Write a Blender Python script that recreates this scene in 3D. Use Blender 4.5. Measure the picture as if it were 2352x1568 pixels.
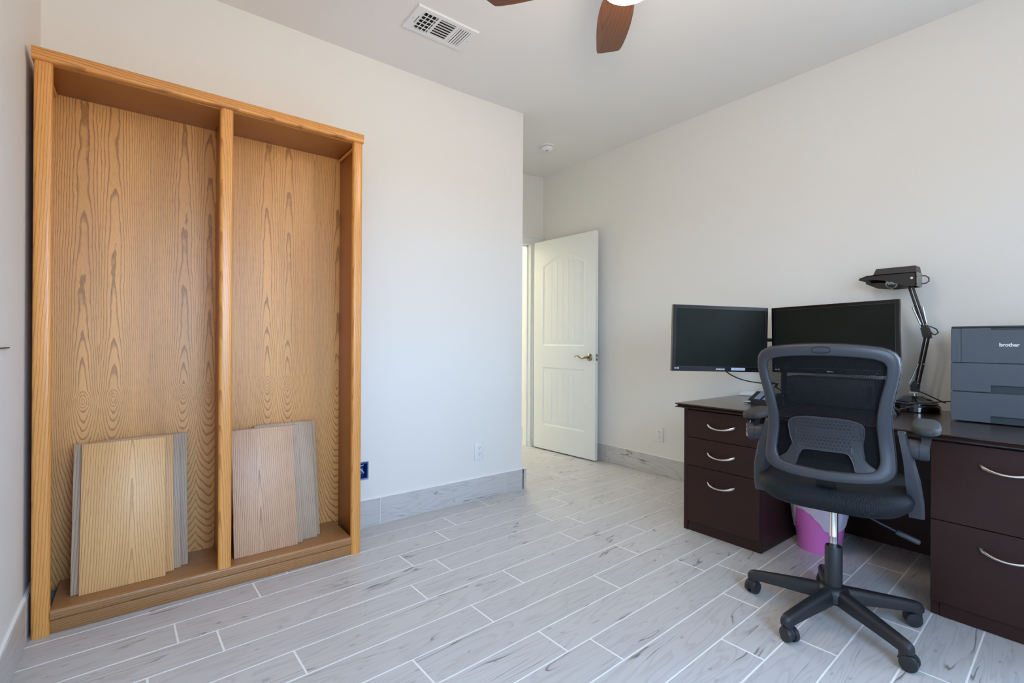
import bpy, bmesh, math, random
from mathutils import Vector, Matrix
random.seed(7)
PI = math.pi
R = math.radians
for o in list(bpy.data.objects):
    bpy.data.objects.remove(o)
scn = bpy.context.scene
COL = scn.collection

# ------------------------------------------------------------------ camera
YAW, PITCH, ROLL = R(37.666), R(0.053), R(0.284)
fwd = Vector((math.sin(YAW)*math.cos(PITCH), math.cos(YAW)*math.cos(PITCH), math.sin(PITCH)))
rgt = Vector((math.cos(YAW), -math.sin(YAW), 0))
up = rgt.cross(fwd)
r2 = math.cos(ROLL)*rgt + math.sin(ROLL)*up
u2 = -math.sin(ROLL)*rgt + math.cos(ROLL)*up
cd = bpy.data.cameras.new('camera')
cd.sensor_width = 36.0
cd.lens = 36*1106.1/2352
cd.clip_start = 0.02
cam = bpy.data.objects.new('camera', cd)
COL.objects.link(cam)
cam.matrix_world = Matrix(((r2.x, u2.x, -fwd.x, 0), (r2.y, u2.y, -fwd.y, 0), (r2.z, u2.z, -fwd.z, 1.05), (0, 0, 0, 1)))
scn.camera = cam

# ------------------------------------------------------------------ view, world, lights
vs = scn.view_settings
scn.display_settings.display_device = 'sRGB'
vs.view_transform = 'Standard'
vs.look = 'None'
vs.exposure = 0.05
vs.gamma = 1.0
vs.use_curve_mapping = False
cy = scn.cycles
cy.max_bounces = 14
cy.diffuse_bounces = 8
cy.glossy_bounces = 4
cy.transparent_max_bounces = 16
cy.transmission_bounces = 8
cy.sample_clamp_indirect = 6.0
cy.caustics_reflective = False
cy.caustics_refractive = False
cy.use_denoising = True

SKY_UP = (0.30, 0.56, 1.0)
SKY_HZ = (0.50, 0.72, 1.0)
GROUND = (1.0, 0.88, 0.74)
SKY_S = 22.5
GROUND_S = 8.0
w = bpy.data.worlds.new('sky')
scn.world = w
w.use_nodes = True
nt = w.node_tree
nt.nodes.clear()
tc = nt.nodes.new('ShaderNodeTexCoord')
sx = nt.nodes.new('ShaderNodeSeparateXYZ')
nt.links.new(tc.outputs['Generated'], sx.inputs[0])
mr = nt.nodes.new('ShaderNodeMapRange')
mr.inputs['From Min'].default_value = -1
mr.inputs['From Max'].default_value = 1
nt.links.new(sx.outputs['Z'], mr.inputs['Value'])
rp = nt.nodes.new('ShaderNodeValToRGB')
els = rp.color_ramp.elements
def sc(c, k): return (c[0]*k, c[1]*k, c[2]*k, 1)
els[0].position = 0.0
els[0].color = sc(GROUND, GROUND_S/9)
els[1].position = 0.49
els[1].color = sc(GROUND, GROUND_S/9)
e = els.new(0.51); e.color = sc(SKY_HZ, SKY_S/9)
e = els.new(0.85); e.color = sc(SKY_UP, SKY_S/9)
nt.links.new(mr.outputs[0], rp.inputs[0])
bg = nt.nodes.new('ShaderNodeBackground')
bg.inputs[1].default_value = 9.0
nt.links.new(rp.outputs[0], bg.inputs[0])
wo = nt.nodes.new('ShaderNodeOutputWorld')
nt.links.new(bg.outputs[0], wo.inputs[0])

# windows in the south wall (behind the camera): x0, x1, z0, z1
WINS = [(0.02, 1.22, 0.80, 2.10)]
WINE = (-0.95, -0.15, 0.85, 2.15)
Y_S = -1.0
for i, (x0, x1, z0, z1) in enumerate(WINS):
    ld = bpy.data.lights.new('window_portal', 'AREA')
    ld.shape = 'RECTANGLE'
    ld.size = x1-x0
    ld.size_y = z1-z0
    ld.cycles.is_portal = True
    lo = bpy.data.objects.new('window_portal', ld)
    lo.location = ((x0+x1)/2, Y_S-0.02, (z0+z1)/2)
    lo.rotation_euler = (R(90), 0, 0)
    COL.objects.link(lo)
ld = bpy.data.lights.new('window_portal', 'AREA')
ld.shape = 'RECTANGLE'
ld.size = WINE[1]-WINE[0]
ld.size_y = WINE[3]-WINE[2]
ld.cycles.is_portal = True
lo = bpy.data.objects.new('window_portal', ld)
lo.location = (3.27+0.02, (WINE[0]+WINE[1])/2, (WINE[2]+WINE[3])/2)
lo.rotation_euler = (R(90), 0, R(90))
COL.objects.link(lo)
FAN = Vector((1.365, 1.10, 0))
def lamp(name, loc, energy, color, radius):
    ld = bpy.data.lights.new(name, 'POINT')
    ld.energy = energy
    ld.color = color
    ld.shadow_soft_size = radius
    lo = bpy.data.objects.new(name, ld)
    lo.location = loc
    COL.objects.link(lo)
    return lo
lamp('fan_bulb', (FAN.x, FAN.y, 2.21), 14, (1.0, 0.84, 0.66), 0.09)
lamp('hall_bulb', (2.95, 4.75, 2.35), 40, (1.0, 0.96, 0.86), 0.12)

# ------------------------------------------------------------------ materials
def lin(c):
    f = lambda v: v/12.92 if v <= 0.04045 else ((v+0.055)/1.055)**2.4
    return tuple(f(v/255) for v in c) + (1,)
def newmat(name):
    m = bpy.data.materials.new(name)
    m.use_nodes = True
    n = m.node_tree.nodes
    return m, m.node_tree, n['Principled BSDF']
class NB:
    def __init__(s, nt): s.nt = nt
    def n(s, t, **kw):
        x = s.nt.nodes.new(t)
        for k, v in kw.items():
            if k.startswith('i_'):
                x.inputs[k[2:].replace('_', ' ')].default_value = v
            else:
                setattr(x, k, v)
        return x
    def l(s, a, b): s.nt.links.new(a, b)
    def m(s, op, a, b=None, c=None, clamp=False):
        x = s.nt.nodes.new('ShaderNodeMath')
        x.operation = op
        x.use_clamp = clamp
        for i, v in enumerate((a, b, c)):
            if v is None: continue
            if isinstance(v, (int, float)): x.inputs[i].default_value = v
            else: s.nt.links.new(v, x.inputs[i])
        return x.outputs[0]
    def mix(s, f, a, b, bt='MIX'):
        x = s.nt.nodes.new('ShaderNodeMix')
        x.data_type = 'RGBA'
        x.blend_type = bt
        for sock, v in ((x.inputs[0], f), (x.inputs[6], a), (x.inputs[7], b)):
            if isinstance(v, (int, float)): sock.default_value = v
            elif isinstance(v, tuple): sock.default_value = v
            else: s.nt.links.new(v, sock)
        return x.outputs[2]
    def ramp(s, f, pts):
        x = s.nt.nodes.new('ShaderNodeMapRange')
        x.interpolation_type = 'SMOOTHSTEP'
        x.inputs['From Min'].default_value = pts[0]
        x.inputs['From Max'].default_value = pts[1]
        s.nt.links.new(f, x.inputs['Value'])
        return x.outputs[0]
def plain(name, col, rough=0.5, metal=0.0, spec=0.5, bump=0.0, bscale=300, var=0.0, coat=0.0):
    m, nt, p = newmat(name)
    p.inputs['Base Color'].default_value = col
    p.inputs['Roughness'].default_value = rough
    p.inputs['Metallic'].default_value = metal
    p.inputs['Specular IOR Level'].default_value = spec
    p.inputs['Coat Weight'].default_value = coat
    b = NB(nt)
    t = b.n('ShaderNodeTexCoord')
    if var:
        nz = b.n('ShaderNodeTexNoise', i_Scale=6.0, i_Detail=5.0)
        b.l(t.outputs['Object'], nz.inputs['Vector'])
        dk = tuple(c*(1-var) for c in col[:3]) + (1,)
        b.l(b.mix(b.ramp(nz.outputs[0], (0.35, 0.7)), col, dk), p.inputs['Base Color'])
    if bump:
        nz = b.n('ShaderNodeTexNoise', i_Scale=float(bscale), i_Detail=3.0)
        b.l(t.outputs['Object'], nz.inputs['Vector'])
        bp = b.n('ShaderNodeBump', i_Strength=bump, i_Distance=0.001)
        b.l(nz.outputs[0], bp.inputs['Height'])
        b.l(bp.outputs[0], p.inputs['Normal'])
    return m
M = {}
M['wall'] = plain('wall_paint', (0.795, 0.785, 0.750, 1), 0.62, spec=0.25, bump=0.12, bscale=160)
M['ceil'] = plain('ceiling_paint', (0.83, 0.815, 0.795, 1), 0.8, spec=0.15, bump=0.1, bscale=160)
M['hall'] = plain('hall_paint', (0.80, 0.78, 0.68, 1), 0.7, spec=0.2)
M['grout'] = plain('grout', (0.90, 0.90, 0.88, 1), 0.9, spec=0.1)
M['white'] = plain('white_paint', (0.80, 0.82, 0.81, 1), 0.38, spec=0.4)
M['whiteplastic'] = plain('white_plastic', (0.80, 0.80, 0.81, 1), 0.35)
M['whitemetal'] = plain('white_enamel', (0.80, 0.81, 0.82, 1), 0.4)
M['black'] = plain('black_plastic', (0.018, 0.019, 0.022, 1), 0.42, bump=0.25, bscale=900)
M['chairgrey'] = plain('dark_grey_nylon', (0.036, 0.038, 0.045, 1), 0.42, spec=0.5, bump=0.3, bscale=700)
M['blackgloss'] = plain('gloss_black', (0.008, 0.008, 0.009, 1), 0.08, coat=0.5)
M['blackmatte'] = plain('matte_black', (0.01, 0.01, 0.011, 1), 0.8)
M['pad'] = plain('armrest_pad', (0.032, 0.031, 0.027, 1), 0.68)
M['screen'] = plain('screen_glass', (0.010, 0.014, 0.011, 1), 0.34, spec=0.2, var=0.3)
M['bezel'] = plain('bezel', (0.006, 0.006, 0.007, 1), 0.16)
M['chrome'] = plain('chrome', (0.80, 0.80, 0.80, 1), 0.12, metal=1)
M['nickel'] = plain('brushed_nickel', (0.74, 0.71, 0.66, 1), 0.28, metal=1)
M['bronze'] = plain('antique_brass', (0.30, 0.26, 0.17, 1), 0.25, metal=1)
M['steel'] = plain('galvanised_steel', (0.55, 0.55, 0.55, 1), 0.4, metal=1)
M['printer'] = plain('slate_grey_plastic', (0.085, 0.105, 0.130, 1), 0.55, bump=0.15, bscale=800)
M['printerdark'] = plain('printer_recess', (0.035, 0.055, 0.065, 1), 0.6)
M['printertop'] = plain('printer_top', (0.03, 0.035, 0.038, 1), 0.5)
M['bin'] = plain('pink_plastic', (0.95, 0.23, 0.68, 1), 0.4)
M['ink'] = plain('white_print', (0.85, 0.85, 0.85, 1), 0.5)
M['bluebox'] = plain('blue_plastic', (0.01, 0.06, 0.30, 1), 0.35)
M['wireblue'] = plain('light_blue_wire', (0.30, 0.55, 0.85, 1), 0.4)
M['lcd'] = plain('grey_blue_panel', (0.20, 0.24, 0.36, 1), 0.3)
M['dark'] = plain('vent_dark', (0.03, 0.03, 0.03, 1), 0.9)
M['lumbar'] = plain('lumbar_plastic', (0.022, 0.023, 0.027, 1), 0.38, spec=0.5, bump=0.2, bscale=600)
M['edge'] = plain('panel_edge_grey', (0.05, 0.055, 0.07, 1), 0.3)
M['slot'] = plain('slot_dark', (0.10, 0.10, 0.11, 1), 0.8)
M['paper'] = plain('sticker_paper', (0.62, 0.70, 0.85, 1), 0.5)

def oak(name, base, dark, rough, mode, axis='Z', coat=0.0, gain=1.0):
    """oak: axis = direction of the grain in object space; mode 'flitch' = bookmatched veneer with knots, 'plain' = cathedral board"""
    m, nt, p = newmat(name)
    b = NB(nt)
    t = b.n('ShaderNodeTexCoord')
    oi = b.n('ShaderNodeObjectInfo')
    s = b.n('ShaderNodeSeparateXYZ')
    b.l(t.outputs['Object'], s.inputs[0])
    X, Y, Z = s.outputs[0], s.outputs[1], s.outputs[2]
    if axis == 'Z': U, V, W = X, Z, Y
    elif axis == 'X': U, V, W = Z, X, Y
    else: U, V, W = X, Y, Z
    rnd = b.m('MULTIPLY', oi.outputs['Random'], 37.0) if mode == 'plain' else 0.0
    # wobble of the growth rings
    cv = b.n('ShaderNodeCombineXYZ')
    b.l(b.m('MULTIPLY', b.m('ADD', U, W), 9.0), cv.inputs[0])
    b.l(b.m('MULTIPLY', V, 2.2), cv.inputs[1])
    if mode == 'plain': b.l(rnd, cv.inputs[2])
    wob = b.n('ShaderNodeTexNoise', i_Scale=1.0, i_Detail=3.0, i_Roughness=0.55)
    b.l(cv.outputs[0], wob.inputs['Vector'])
    wobv = b.m('SUBTRACT', wob.outputs[0], 0.5)
    jit = b.n('ShaderNodeTexNoise', i_Scale=1.0, i_Detail=2.0)
    cj = b.n('ShaderNodeCombineXYZ')
    b.l(b.m('MULTIPLY', U, 60.0), cj.inputs[0]); b.l(b.m('MULTIPLY', V, 40.0), cj.inputs[1])
    b.l(cj.outputs[0], jit.inputs['Vector'])
    jv = b.m('SUBTRACT', jit.outputs[0], 0.5)
    if mode == 'flitch':
        P = 0.342
        q = b.m('PINGPONG', b.m('ADD', U, 0.137+0.342*2), P/2)     # distance from a bookmatch seam
        du = b.m('DIVIDE', b.m('ABSOLUTE', b.m('SUBTRACT', q, 0.048)), 0.0062)
        dz = b.m('SUBTRACT', b.m('ADD', V, b.m('MULTIPLY', U, -0.05)), 0.805)
        pu = b.m('MAXIMUM', dz, 0.0)
        pd = b.m('MAXIMUM', b.m('MULTIPLY', dz, -1.0), 0.0)
        upz = b.m('MINIMUM', b.m('DIVIDE', pu, 0.014), b.m('MINIMUM', b.m('ADD', b.m('DIVIDE', pu, 0.11), 2.7), b.m('ADD', b.m('DIVIDE', pu, 0.34), 4.3)))
        dnz = b.m('MINIMUM', b.m('DIVIDE', pd, 0.014), b.m('ADD', b.m('DIVIDE', pd, 0.036), 1.6))
        ez = b.m('ADD', upz, dnz)
        v = b.m('SQRT', b.m('ADD', b.m('MULTIPLY', du, du), b.m('MULTIPLY', ez, ez)))
        v = b.m('ADD', v, b.m('MULTIPLY', wobv, 3.6))
    else:
        c0 = b.m('MULTIPLY', b.m('SUBTRACT', oi.outputs['Random'], 0.5), 0.10)
        du = b.m('DIVIDE', b.m('SUBTRACT', b.m('ADD', U, b.m('MULTIPLY', W, 0.6)), c0), 0.0085)
        ez = b.m('DIVIDE', b.m('ADD', V, b.m('MULTIPLY', rnd, 0.05)), 0.20)
        v = b.m('ADD', b.m('SQRT', b.m('ADD', b.m('MULTIPLY', du, du), 0.6)), ez)
        v = b.m('ADD', v, b.m('MULTIPLY', wobv, 2.6))
    v = b.m('ADD', v, b.m('MULTIPLY', jv, 0.28))
    fr = b.m('FRACT', v)
    line = b.m('MULTIPLY', b.ramp(fr, (0.58, 0.88)), b.m('SUBTRACT', 1.0, b.ramp(fr, (0.955, 1.0))))
    # pores
    cp = b.n('ShaderNodeCombineXYZ')
    b.l(b.m('MULTIPLY', b.m('ADD', U, W), 520.0), cp.inputs[0]); b.l(b.m('MULTIPLY', V, 26.0), cp.inputs[1])
    if mode == 'plain': b.l(rnd, cp.inputs[2])
    po = b.n('ShaderNodeTexNoise', i_Scale=1.0, i_Detail=2.0)
    b.l(cp.outputs[0], po.inputs['Vector'])
    pore = b.ramp(po.outputs[0], (0.50, 0.72))
    ct = b.n('ShaderNodeCombineXYZ')
    b.l(b.m('MULTIPLY', U, 14.0), ct.inputs[0]); b.l(b.m('MULTIPLY', V, 1.2), ct.inputs[1])
    tone = b.n('ShaderNodeTexNoise', i_Scale=1.0, i_Detail=2.0)
    b.l(ct.outputs[0], tone.inputs['Vector'])
    mid = tuple(base[i]*0.80+dark[i]*0.20 for i in range(3)) + (1,)
    c = b.mix(b.ramp(tone.outputs[0], (0.3, 0.7)), base, mid)
    f = b.m('MULTIPLY', line, b.m('ADD', 0.60, b.m('MULTIPLY', pore, 0.40)))
    f = b.m('MULTIPLY', b.m('MAXIMUM', f, b.m('MULTIPLY', pore, 0.26)), gain, clamp=True)
    c = b.mix(f, c, dark)
    b.l(c, p.inputs['Base Color'])
    p.inputs['Roughness'].default_value = rough
    p.inputs['Coat Weight'].default_value = coat
    p.inputs['Coat Roughness'].default_value = 0.3
    bp = b.n('ShaderNodeBump', i_Strength=0.25, i_Distance=0.0006)
    bp.invert = True
    b.l(f, bp.inputs['Height'])
    b.l(bp.outputs[0], p.inputs['Normal'])
    return m
OB, OD = (0.52, 0.275, 0.105, 1), (0.20, 0.085, 0.028, 1)
M['oakpanel'] = oak('oak_veneer_panel', (0.78, 0.40, 0.130, 1), (0.27, 0.108, 0.028, 1), 0.40, 'flitch', 'Z', coat=0.12, gain=1.15)
M['oakZ'] = oak('oak_upright', (0.79, 0.36, 0.085, 1), (0.33, 0.095, 0.018, 1), 0.30, 'plain', 'Z', coat=0.3, gain=0.8)
M['oakX'] = oak('oak_rail', (0.76, 0.34, 0.078, 1), (0.27, 0.08, 0.016, 1), 0.30, 'plain', 'X', coat=0.3)
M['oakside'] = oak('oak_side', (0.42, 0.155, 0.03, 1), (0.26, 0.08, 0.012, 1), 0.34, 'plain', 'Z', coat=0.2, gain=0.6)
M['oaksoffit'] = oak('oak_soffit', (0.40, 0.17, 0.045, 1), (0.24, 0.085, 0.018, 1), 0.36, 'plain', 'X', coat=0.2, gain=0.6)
M['oakbase'] = oak('oak_base', (0.42, 0.20, 0.07, 1), (0.13, 0.065, 0.025, 1), 0.34, 'plain', 'X', coat=0.2)
M['boardwarm'] = oak('oak_board_warm', (0.76, 0.45, 0.185, 1), (0.36, 0.165, 0.045, 1), 0.42, 'plain', 'Z')
M['boardpink'] = oak('oak_board_pink', (0.66, 0.42, 0.26, 1), (0.27, 0.12, 0.07, 1), 0.42, 'plain', 'Z')
M['boardgrey'] = oak('oak_board_grey', (0.53, 0.40, 0.28, 1), (0.20, 0.14, 0.105, 1), 0.42, 'plain', 'Z')
M['blade'] = oak('walnut_blade', (0.125, 0.040, 0.014, 1), (0.045, 0.013, 0.005, 1), 0.35, 'plain', 'X', coat=0.2)
M['espresso'] = oak('espresso_wood', (0.038, 0.014, 0.0105, 1), (0.016, 0.007, 0.0055, 1), 0.42, 'plain', 'X', gain=0.5)
M['espresso'].node_tree.nodes['Principled BSDF'].inputs['Specular IOR Level'].default_value = 0.3
M['espressotop'] = oak('espresso_top', (0.036, 0.020, 0.015, 1), (0.018, 0.010, 0.008, 1), 0.20, 'plain', 'Y', coat=0.3, gain=0.5)

def tilemat():
    m, nt, p = newmat('wood_look_porcelain')
    b = NB(nt)
    t = b.n('ShaderNodeTexCoord')
    oi = b.n('ShaderNodeObjectInfo')
    s = b.n('ShaderNodeSeparateXYZ')
    b.l(t.outputs['Object'], s.inputs[0])
    off = b.m('MULTIPLY', oi.outputs['Random'], 53.0)
    a = b.n('ShaderNodeCombineXYZ')
    b.l(b.m('ADD', b.m('MULTIPLY', s.outputs[0], 0.95), off), a.inputs[0])
    b.l(b.m('MULTIPLY', b.m('ADD', s.outputs[1], s.outputs[2]), 9.0), a.inputs[1])
    n1 = b.n('ShaderNodeTexNoise', i_Scale=1.0, i_Detail=3.0, i_Roughness=0.5, i_Distortion=0.3)
    b.l(a.outputs[0], n1.inputs['Vector'])
    bands = b.m('FRACT', b.m('MULTIPLY', n1.outputs[0], 16.0))
    fine = b.m('MULTIPLY', b.ramp(bands, (0.5, 0.95)), b.m('SUBTRACT', 1.0, b.ramp(bands, (0.95, 1.0))))
    bold = b.m('FRACT', b.m('MULTIPLY', n1.outputs[0], 5.0))
    d = b.m('ABSOLUTE', b.m('SUBTRACT', bold, 0.5))
    thin = b.m('SUBTRACT', 1.0, b.ramp(d, (0.010, 0.040)))
    a2 = b.n('ShaderNodeCombineXYZ')
    b.l(b.m('ADD', b.m('MULTIPLY', s.outputs[0], 3.4), off), a2.inputs[0])
    b.l(b.m('MULTIPLY', b.m('ADD', s.outputs[1], s.outputs[2]), 9.0), a2.inputs[1])
    a2.inputs[2].default_value = 5.0
    n2 = b.n('ShaderNodeTexNoise', i_Scale=1.0, i_Detail=2.0)
    b.l(a2.outputs[0], n2.inputs['Vector'])
    mask = b.ramp(n2.outputs[0], (0.51, 0.60))
    squig = b.m('MULTIPLY', thin, mask)
    a3 = b.n('ShaderNodeCombineXYZ')
    b.l(b.m('ADD', b.m('MULTIPLY', s.outputs[0], 12.0), off), a3.inputs[0])
    b.l(b.m('MULTIPLY', b.m('ADD', s.outputs[1], s.outputs[2]), 30.0), a3.inputs[1])
    n3 = b.n('ShaderNodeTexNoise', i_Scale=1.0, i_Detail=1.0)
    b.l(a3.outputs[0], n3.inputs['Vector'])
    spot = b.ramp(n3.outputs[0], (0.72, 0.78))
    tone = b.m('MULTIPLY', b.m('SUBTRACT', oi.outputs['Random'], 0.5), 0.10)
    base = b.mix(b.m('ADD', 0.5, b.m('MULTIPLY', tone, 4.0)), (0.54, 0.530, 0.52, 1), (0.61, 0.60, 0.59, 1))
    c = b.mix(b.m('MULTIPLY', fine, 0.32), base, (0.36, 0.34, 0.32, 1))
    c = b.mix(b.m('MULTIPLY', spot, 0.45), c, (0.24, 0.22, 0.20, 1))
    c = b.mix(b.m('MULTIPLY', squig, 0.78), c, (0.13, 0.115, 0.10, 1))
    b.l(c, p.inputs['Base Color'])
    p.inputs['Roughness'].default_value = 0.36
    p.inputs['Specular IOR Level'].default_value = 0.5
    bp = b.n('ShaderNodeBump', i_Strength=0.12, i_Distance=0.0005)
    b.l(n1.outputs[0], bp.inputs['Height'])
    b.l(bp.outputs[0], p.inputs['Normal'])
    return m
M['tile'] = tilemat()

def meshmat(name, see, scale, col, spec=0.4):
    m, nt, p = newmat(name)
    b = NB(nt)
    t = b.n('ShaderNodeTexCoord')
    s = b.n('ShaderNodeSeparateXYZ')
    b.l(t.outputs['Object'], s.inputs[0])
    u = b.m('MULTIPLY', b.m('ADD', s.outputs[0], s.outputs[2]), scale)
    v = b.m('MULTIPLY', b.m('SUBTRACT', s.outputs[0], b.m('ADD', s.outputs[2], b.m('MULTIPLY', s.outputs[1], 0.8))), scale)
    wv = b.m('MULTIPLY', b.m('SINE', u), b.m('SINE', v))
    hole = b.ramp(wv, (0.02, 0.36))
    p.inputs['Base Color'].default_value = col
    p.inputs['Roughness'].default_value = 0.55
    p.inputs['Specular IOR Level'].default_value = spec
    b.l(b.mix(hole, col, (0.006, 0.007, 0.009, 1)), p.inputs['Base Color'])
    bp = b.n('ShaderNodeBump', i_Strength=0.6, i_Distance=0.001)
    b.l(wv, bp.inputs['Height'])
    b.l(bp.outputs[0], p.inputs['Normal'])
    if see:
        b.l(b.m('SUBTRACT', 1.0, b.m('MULTIPLY', hole, see)), p.inputs['Alpha'])
    return m
M['meshback'] = meshmat('chair_mesh', 0.92, 1250.0, (0.006, 0.008, 0.010, 1), 0.12)
M['meshseat'] = meshmat('seat_mesh', 0.0, 800.0, (0.007, 0.009, 0.012, 1), 0.3)

def linermat():
    m, nt, p = newmat('thin_white_film')
    p.inputs['Base Color'].default_value = (0.72, 0.66, 0.78, 1)
    p.inputs['Roughness'].default_value = 0.35
    p.inputs['Alpha'].default_value = 0.86
    b = NB(nt)
    t = b.n('ShaderNodeTexCoord')
    nz = b.n('ShaderNodeTexNoise', i_Scale=22.0, i_Detail=4.0)
    b.l(t.outputs['Object'], nz.inputs['Vector'])
    bp = b.n('ShaderNodeBump', i_Strength=0.5, i_Distance=0.01)
    b.l(nz.outputs[0], bp.inputs['Height'])
    b.l(bp.outputs[0], p.inputs['Normal'])
    return m
M['liner'] = linermat()
def emis(name, col, s):
    m, nt, p = newmat(name)
    p.inputs['Base Color'].default_value = (0.8, 0.8, 0.8, 1)
    p.inputs['Emission Color'].default_value = col
    p.inputs['Emission Strength'].default_value = s
    return m
M['glow'] = emis('lit_frosted_glass', (1.0, 0.90, 0.76, 1), 5.0)
def glassmat(name, f=0.08):
    m, nt, p = newmat(name)
    nt.nodes.remove(p)
    b = NB(nt)
    tr = b.n('ShaderNodeBsdfTransparent')
    gl = b.n('ShaderNodeBsdfGlossy')
    gl.inputs['Roughness'].default_value = 0.02
    mx = b.n('ShaderNodeMixShader')
    mx.inputs[0].default_value = f
    b.l(tr.outputs[0], mx.inputs[1]); b.l(gl.outputs[0], mx.inputs[2])
    b.l(mx.outputs[0], nt.nodes['Material Output'].inputs[0])
    return m
M['pane'] = glassmat('window_glass')
M['bulb'] = glassmat('clear_bulb', 0.35)

# ------------------------------------------------------------------ mesh helpers
def finish(name, bm, mat, parent=None, smooth=35, loc=None):
    me = bpy.data.meshes.new(name)
    bmesh.ops.recalc_face_normals(bm, faces=bm.faces)
    bm.to_mesh(me)
    bm.free()
    if smooth:
        for p in me.polygons: p.use_smooth = True
        me.set_sharp_from_angle(angle=R(smooth))
    me.materials.append(M[mat] if isinstance(mat, str) else mat)
    o = bpy.data.objects.new(name, me)
    COL.objects.link(o)
    if parent: o.parent = parent
    if loc: o.location = loc
    return o
def empty(name, loc=(0, 0, 0), rz=0):
    o = bpy.data.objects.new(name, None)
    o.empty_display_size = 0.05
    o.location = loc
    o.rotation_euler = (0, 0, rz)
    COL.objects.link(o)
    return o
def tag(o, label, cat, group=None):
    o['label'] = label
    o['category'] = cat
    if group: o['group'] = group
    return o
def struct(o):
    o['kind'] = 'structure'
    return o
def box(bm, x0, x1, y0, y1, z0, z1, bev=0.0, seg=2, mtx=None):
    vs_ = [bm.verts.new(v) for v in ((x0, y0, z0), (x1, y0, z0), (x1, y1, z0), (x0, y1, z0), (x0, y0, z1), (x1, y0, z1), (x1, y1, z1), (x0, y1, z1))]
    fs = [bm.faces.new([vs_[i] for i in q]) for q in ((3, 2, 1, 0), (4, 5, 6, 7), (0, 1, 5, 4), (1, 2, 6, 5), (2, 3, 7, 6), (3, 0, 4, 7))]
    vv = vs_
    if bev > 0:
        es = list({e for f in fs for e in f.edges})
        r = bmesh.ops.bevel(bm, geom=es, offset=bev, segments=seg, profile=0.5, affect='EDGES')
        vv = list({v for f in r['faces'] for v in f.verts} | {v for v in vs_ if v.is_valid})
    if mtx is not None:
        bmesh.ops.transform(bm, matrix=mtx, verts=vv)
    return vv
def bx(name, x0, x1, y0, y1, z0, z1, mat, parent=None, bev=0.0, seg=2):
    """box object with its origin at the box centre"""
    bm = bmesh.new()
    cx, cy_, cz = (x0+x1)/2, (y0+y1)/2, (z0+z1)/2
    box(bm, x0-cx, x1-cx, y0-cy_, y1-cy_, z0-cz, z1-cz, bev, seg)
    return finish(name, bm, mat, parent, 35, (cx, cy_, cz))
def lathe(bm, prof, seg=24, c=(0, 0, 0), axis='Z', mtx=None, caps=True):
    rings = []
    for r, h in prof:
        ring = []
        for k in range(seg):
            a = 2*PI*k/seg
            p = (r*math.cos(a), r*math.sin(a), h)
            if axis == 'X': p = (p[2], p[0], p[1])
            if axis == 'Y': p = (p[1], p[2], p[0])
            ring.append(bm.verts.new((p[0]+c[0], p[1]+c[1], p[2]+c[2])))
        rings.append(ring)
    for a, b in zip(rings, rings[1:]):
        for k in range(seg):
            bm.faces.new((a[k], a[(k+1) % seg], b[(k+1) % seg], b[k]))
    if caps:
        bm.faces.new(list(reversed(rings[0])))
        bm.faces.new(rings[-1])
    vv = [v for r in rings for v in r]
    if mtx is not None: bmesh.ops.transform(bm, matrix=mtx, verts=vv)
    return vv
def tube(bm, pts, r, seg=8, closed=False):
    pts = [Vector(p) for p in pts]
    n = len(pts)
    rr = r if isinstance(r, (list, tuple)) else [r]*n
    rings = []
    ref = None
    for i, p in enumerate(pts):
        if closed: t = pts[(i+1) % n]-pts[i-1]
        else: t = pts[min(i+1, n-1)]-pts[max(i-1, 0)]
        t.normalize()
        if ref is None:
            ref = Vector((0, 0, 1)) if abs(t.z) < 0.9 else Vector((1, 0, 0))
        a = t.cross(ref); a.normalize()
        b = a.cross(t); b.normalize()
        ref = b
        rings.append([bm.verts.new(p+a*(rr[i]*math.cos(2*PI*k/seg))+b*(rr[i]*math.sin(2*PI*k/seg))) for k in range(seg)])
    for i in range(n if closed else n-1):
        A, B = rings[i], rings[(i+1) % n]
        for k in range(seg):
            bm.faces.new((A[k], A[(k+1) % seg], B[(k+1) % seg], B[k]))
    if not closed:
        bm.faces.new(list(reversed(rings[0])))
        bm.faces.new(rings[-1])
def bez(p0, p1, p2, p3, n=12):
    out = []
    for i in range(n+1):
        t = i/n
        out.append(tuple((1-t)**3*a+3*(1-t)**2*t*b+3*(1-t)*t*t*c+t**3*d for a, b, c, d in zip(p0, p1, p2, p3)))
    return out
def loft(bm, rings, caps=True, closed=True):
    R_ = [[bm.verts.new(p) for p in r] for r in rings]
    n = len(R_[0])
    for a, b in zip(R_, R_[1:]):
        for k in range(n if closed else n-1):
            bm.faces.new((a[k], a[(k+1) % n], b[(k+1) % n], b[k]))
    if caps:
        bm.faces.new(list(reversed(R_[0])))
        bm.faces.new(R_[-1])
    return [v for r in R_ for v in r]
def prism(bm, poly, ax, a0, a1):
    """extrude a 2D polygon along axis ax from a0 to a1"""
    def P(p, t):
        return {'X': (t, p[0], p[1]), 'Y': (p[0], t, p[1]), 'Z': (p[0], p[1], t)}[ax]
    return loft(bm, [[P(p, a0) for p in poly], [P(p, a1) for p in poly]])
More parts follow.
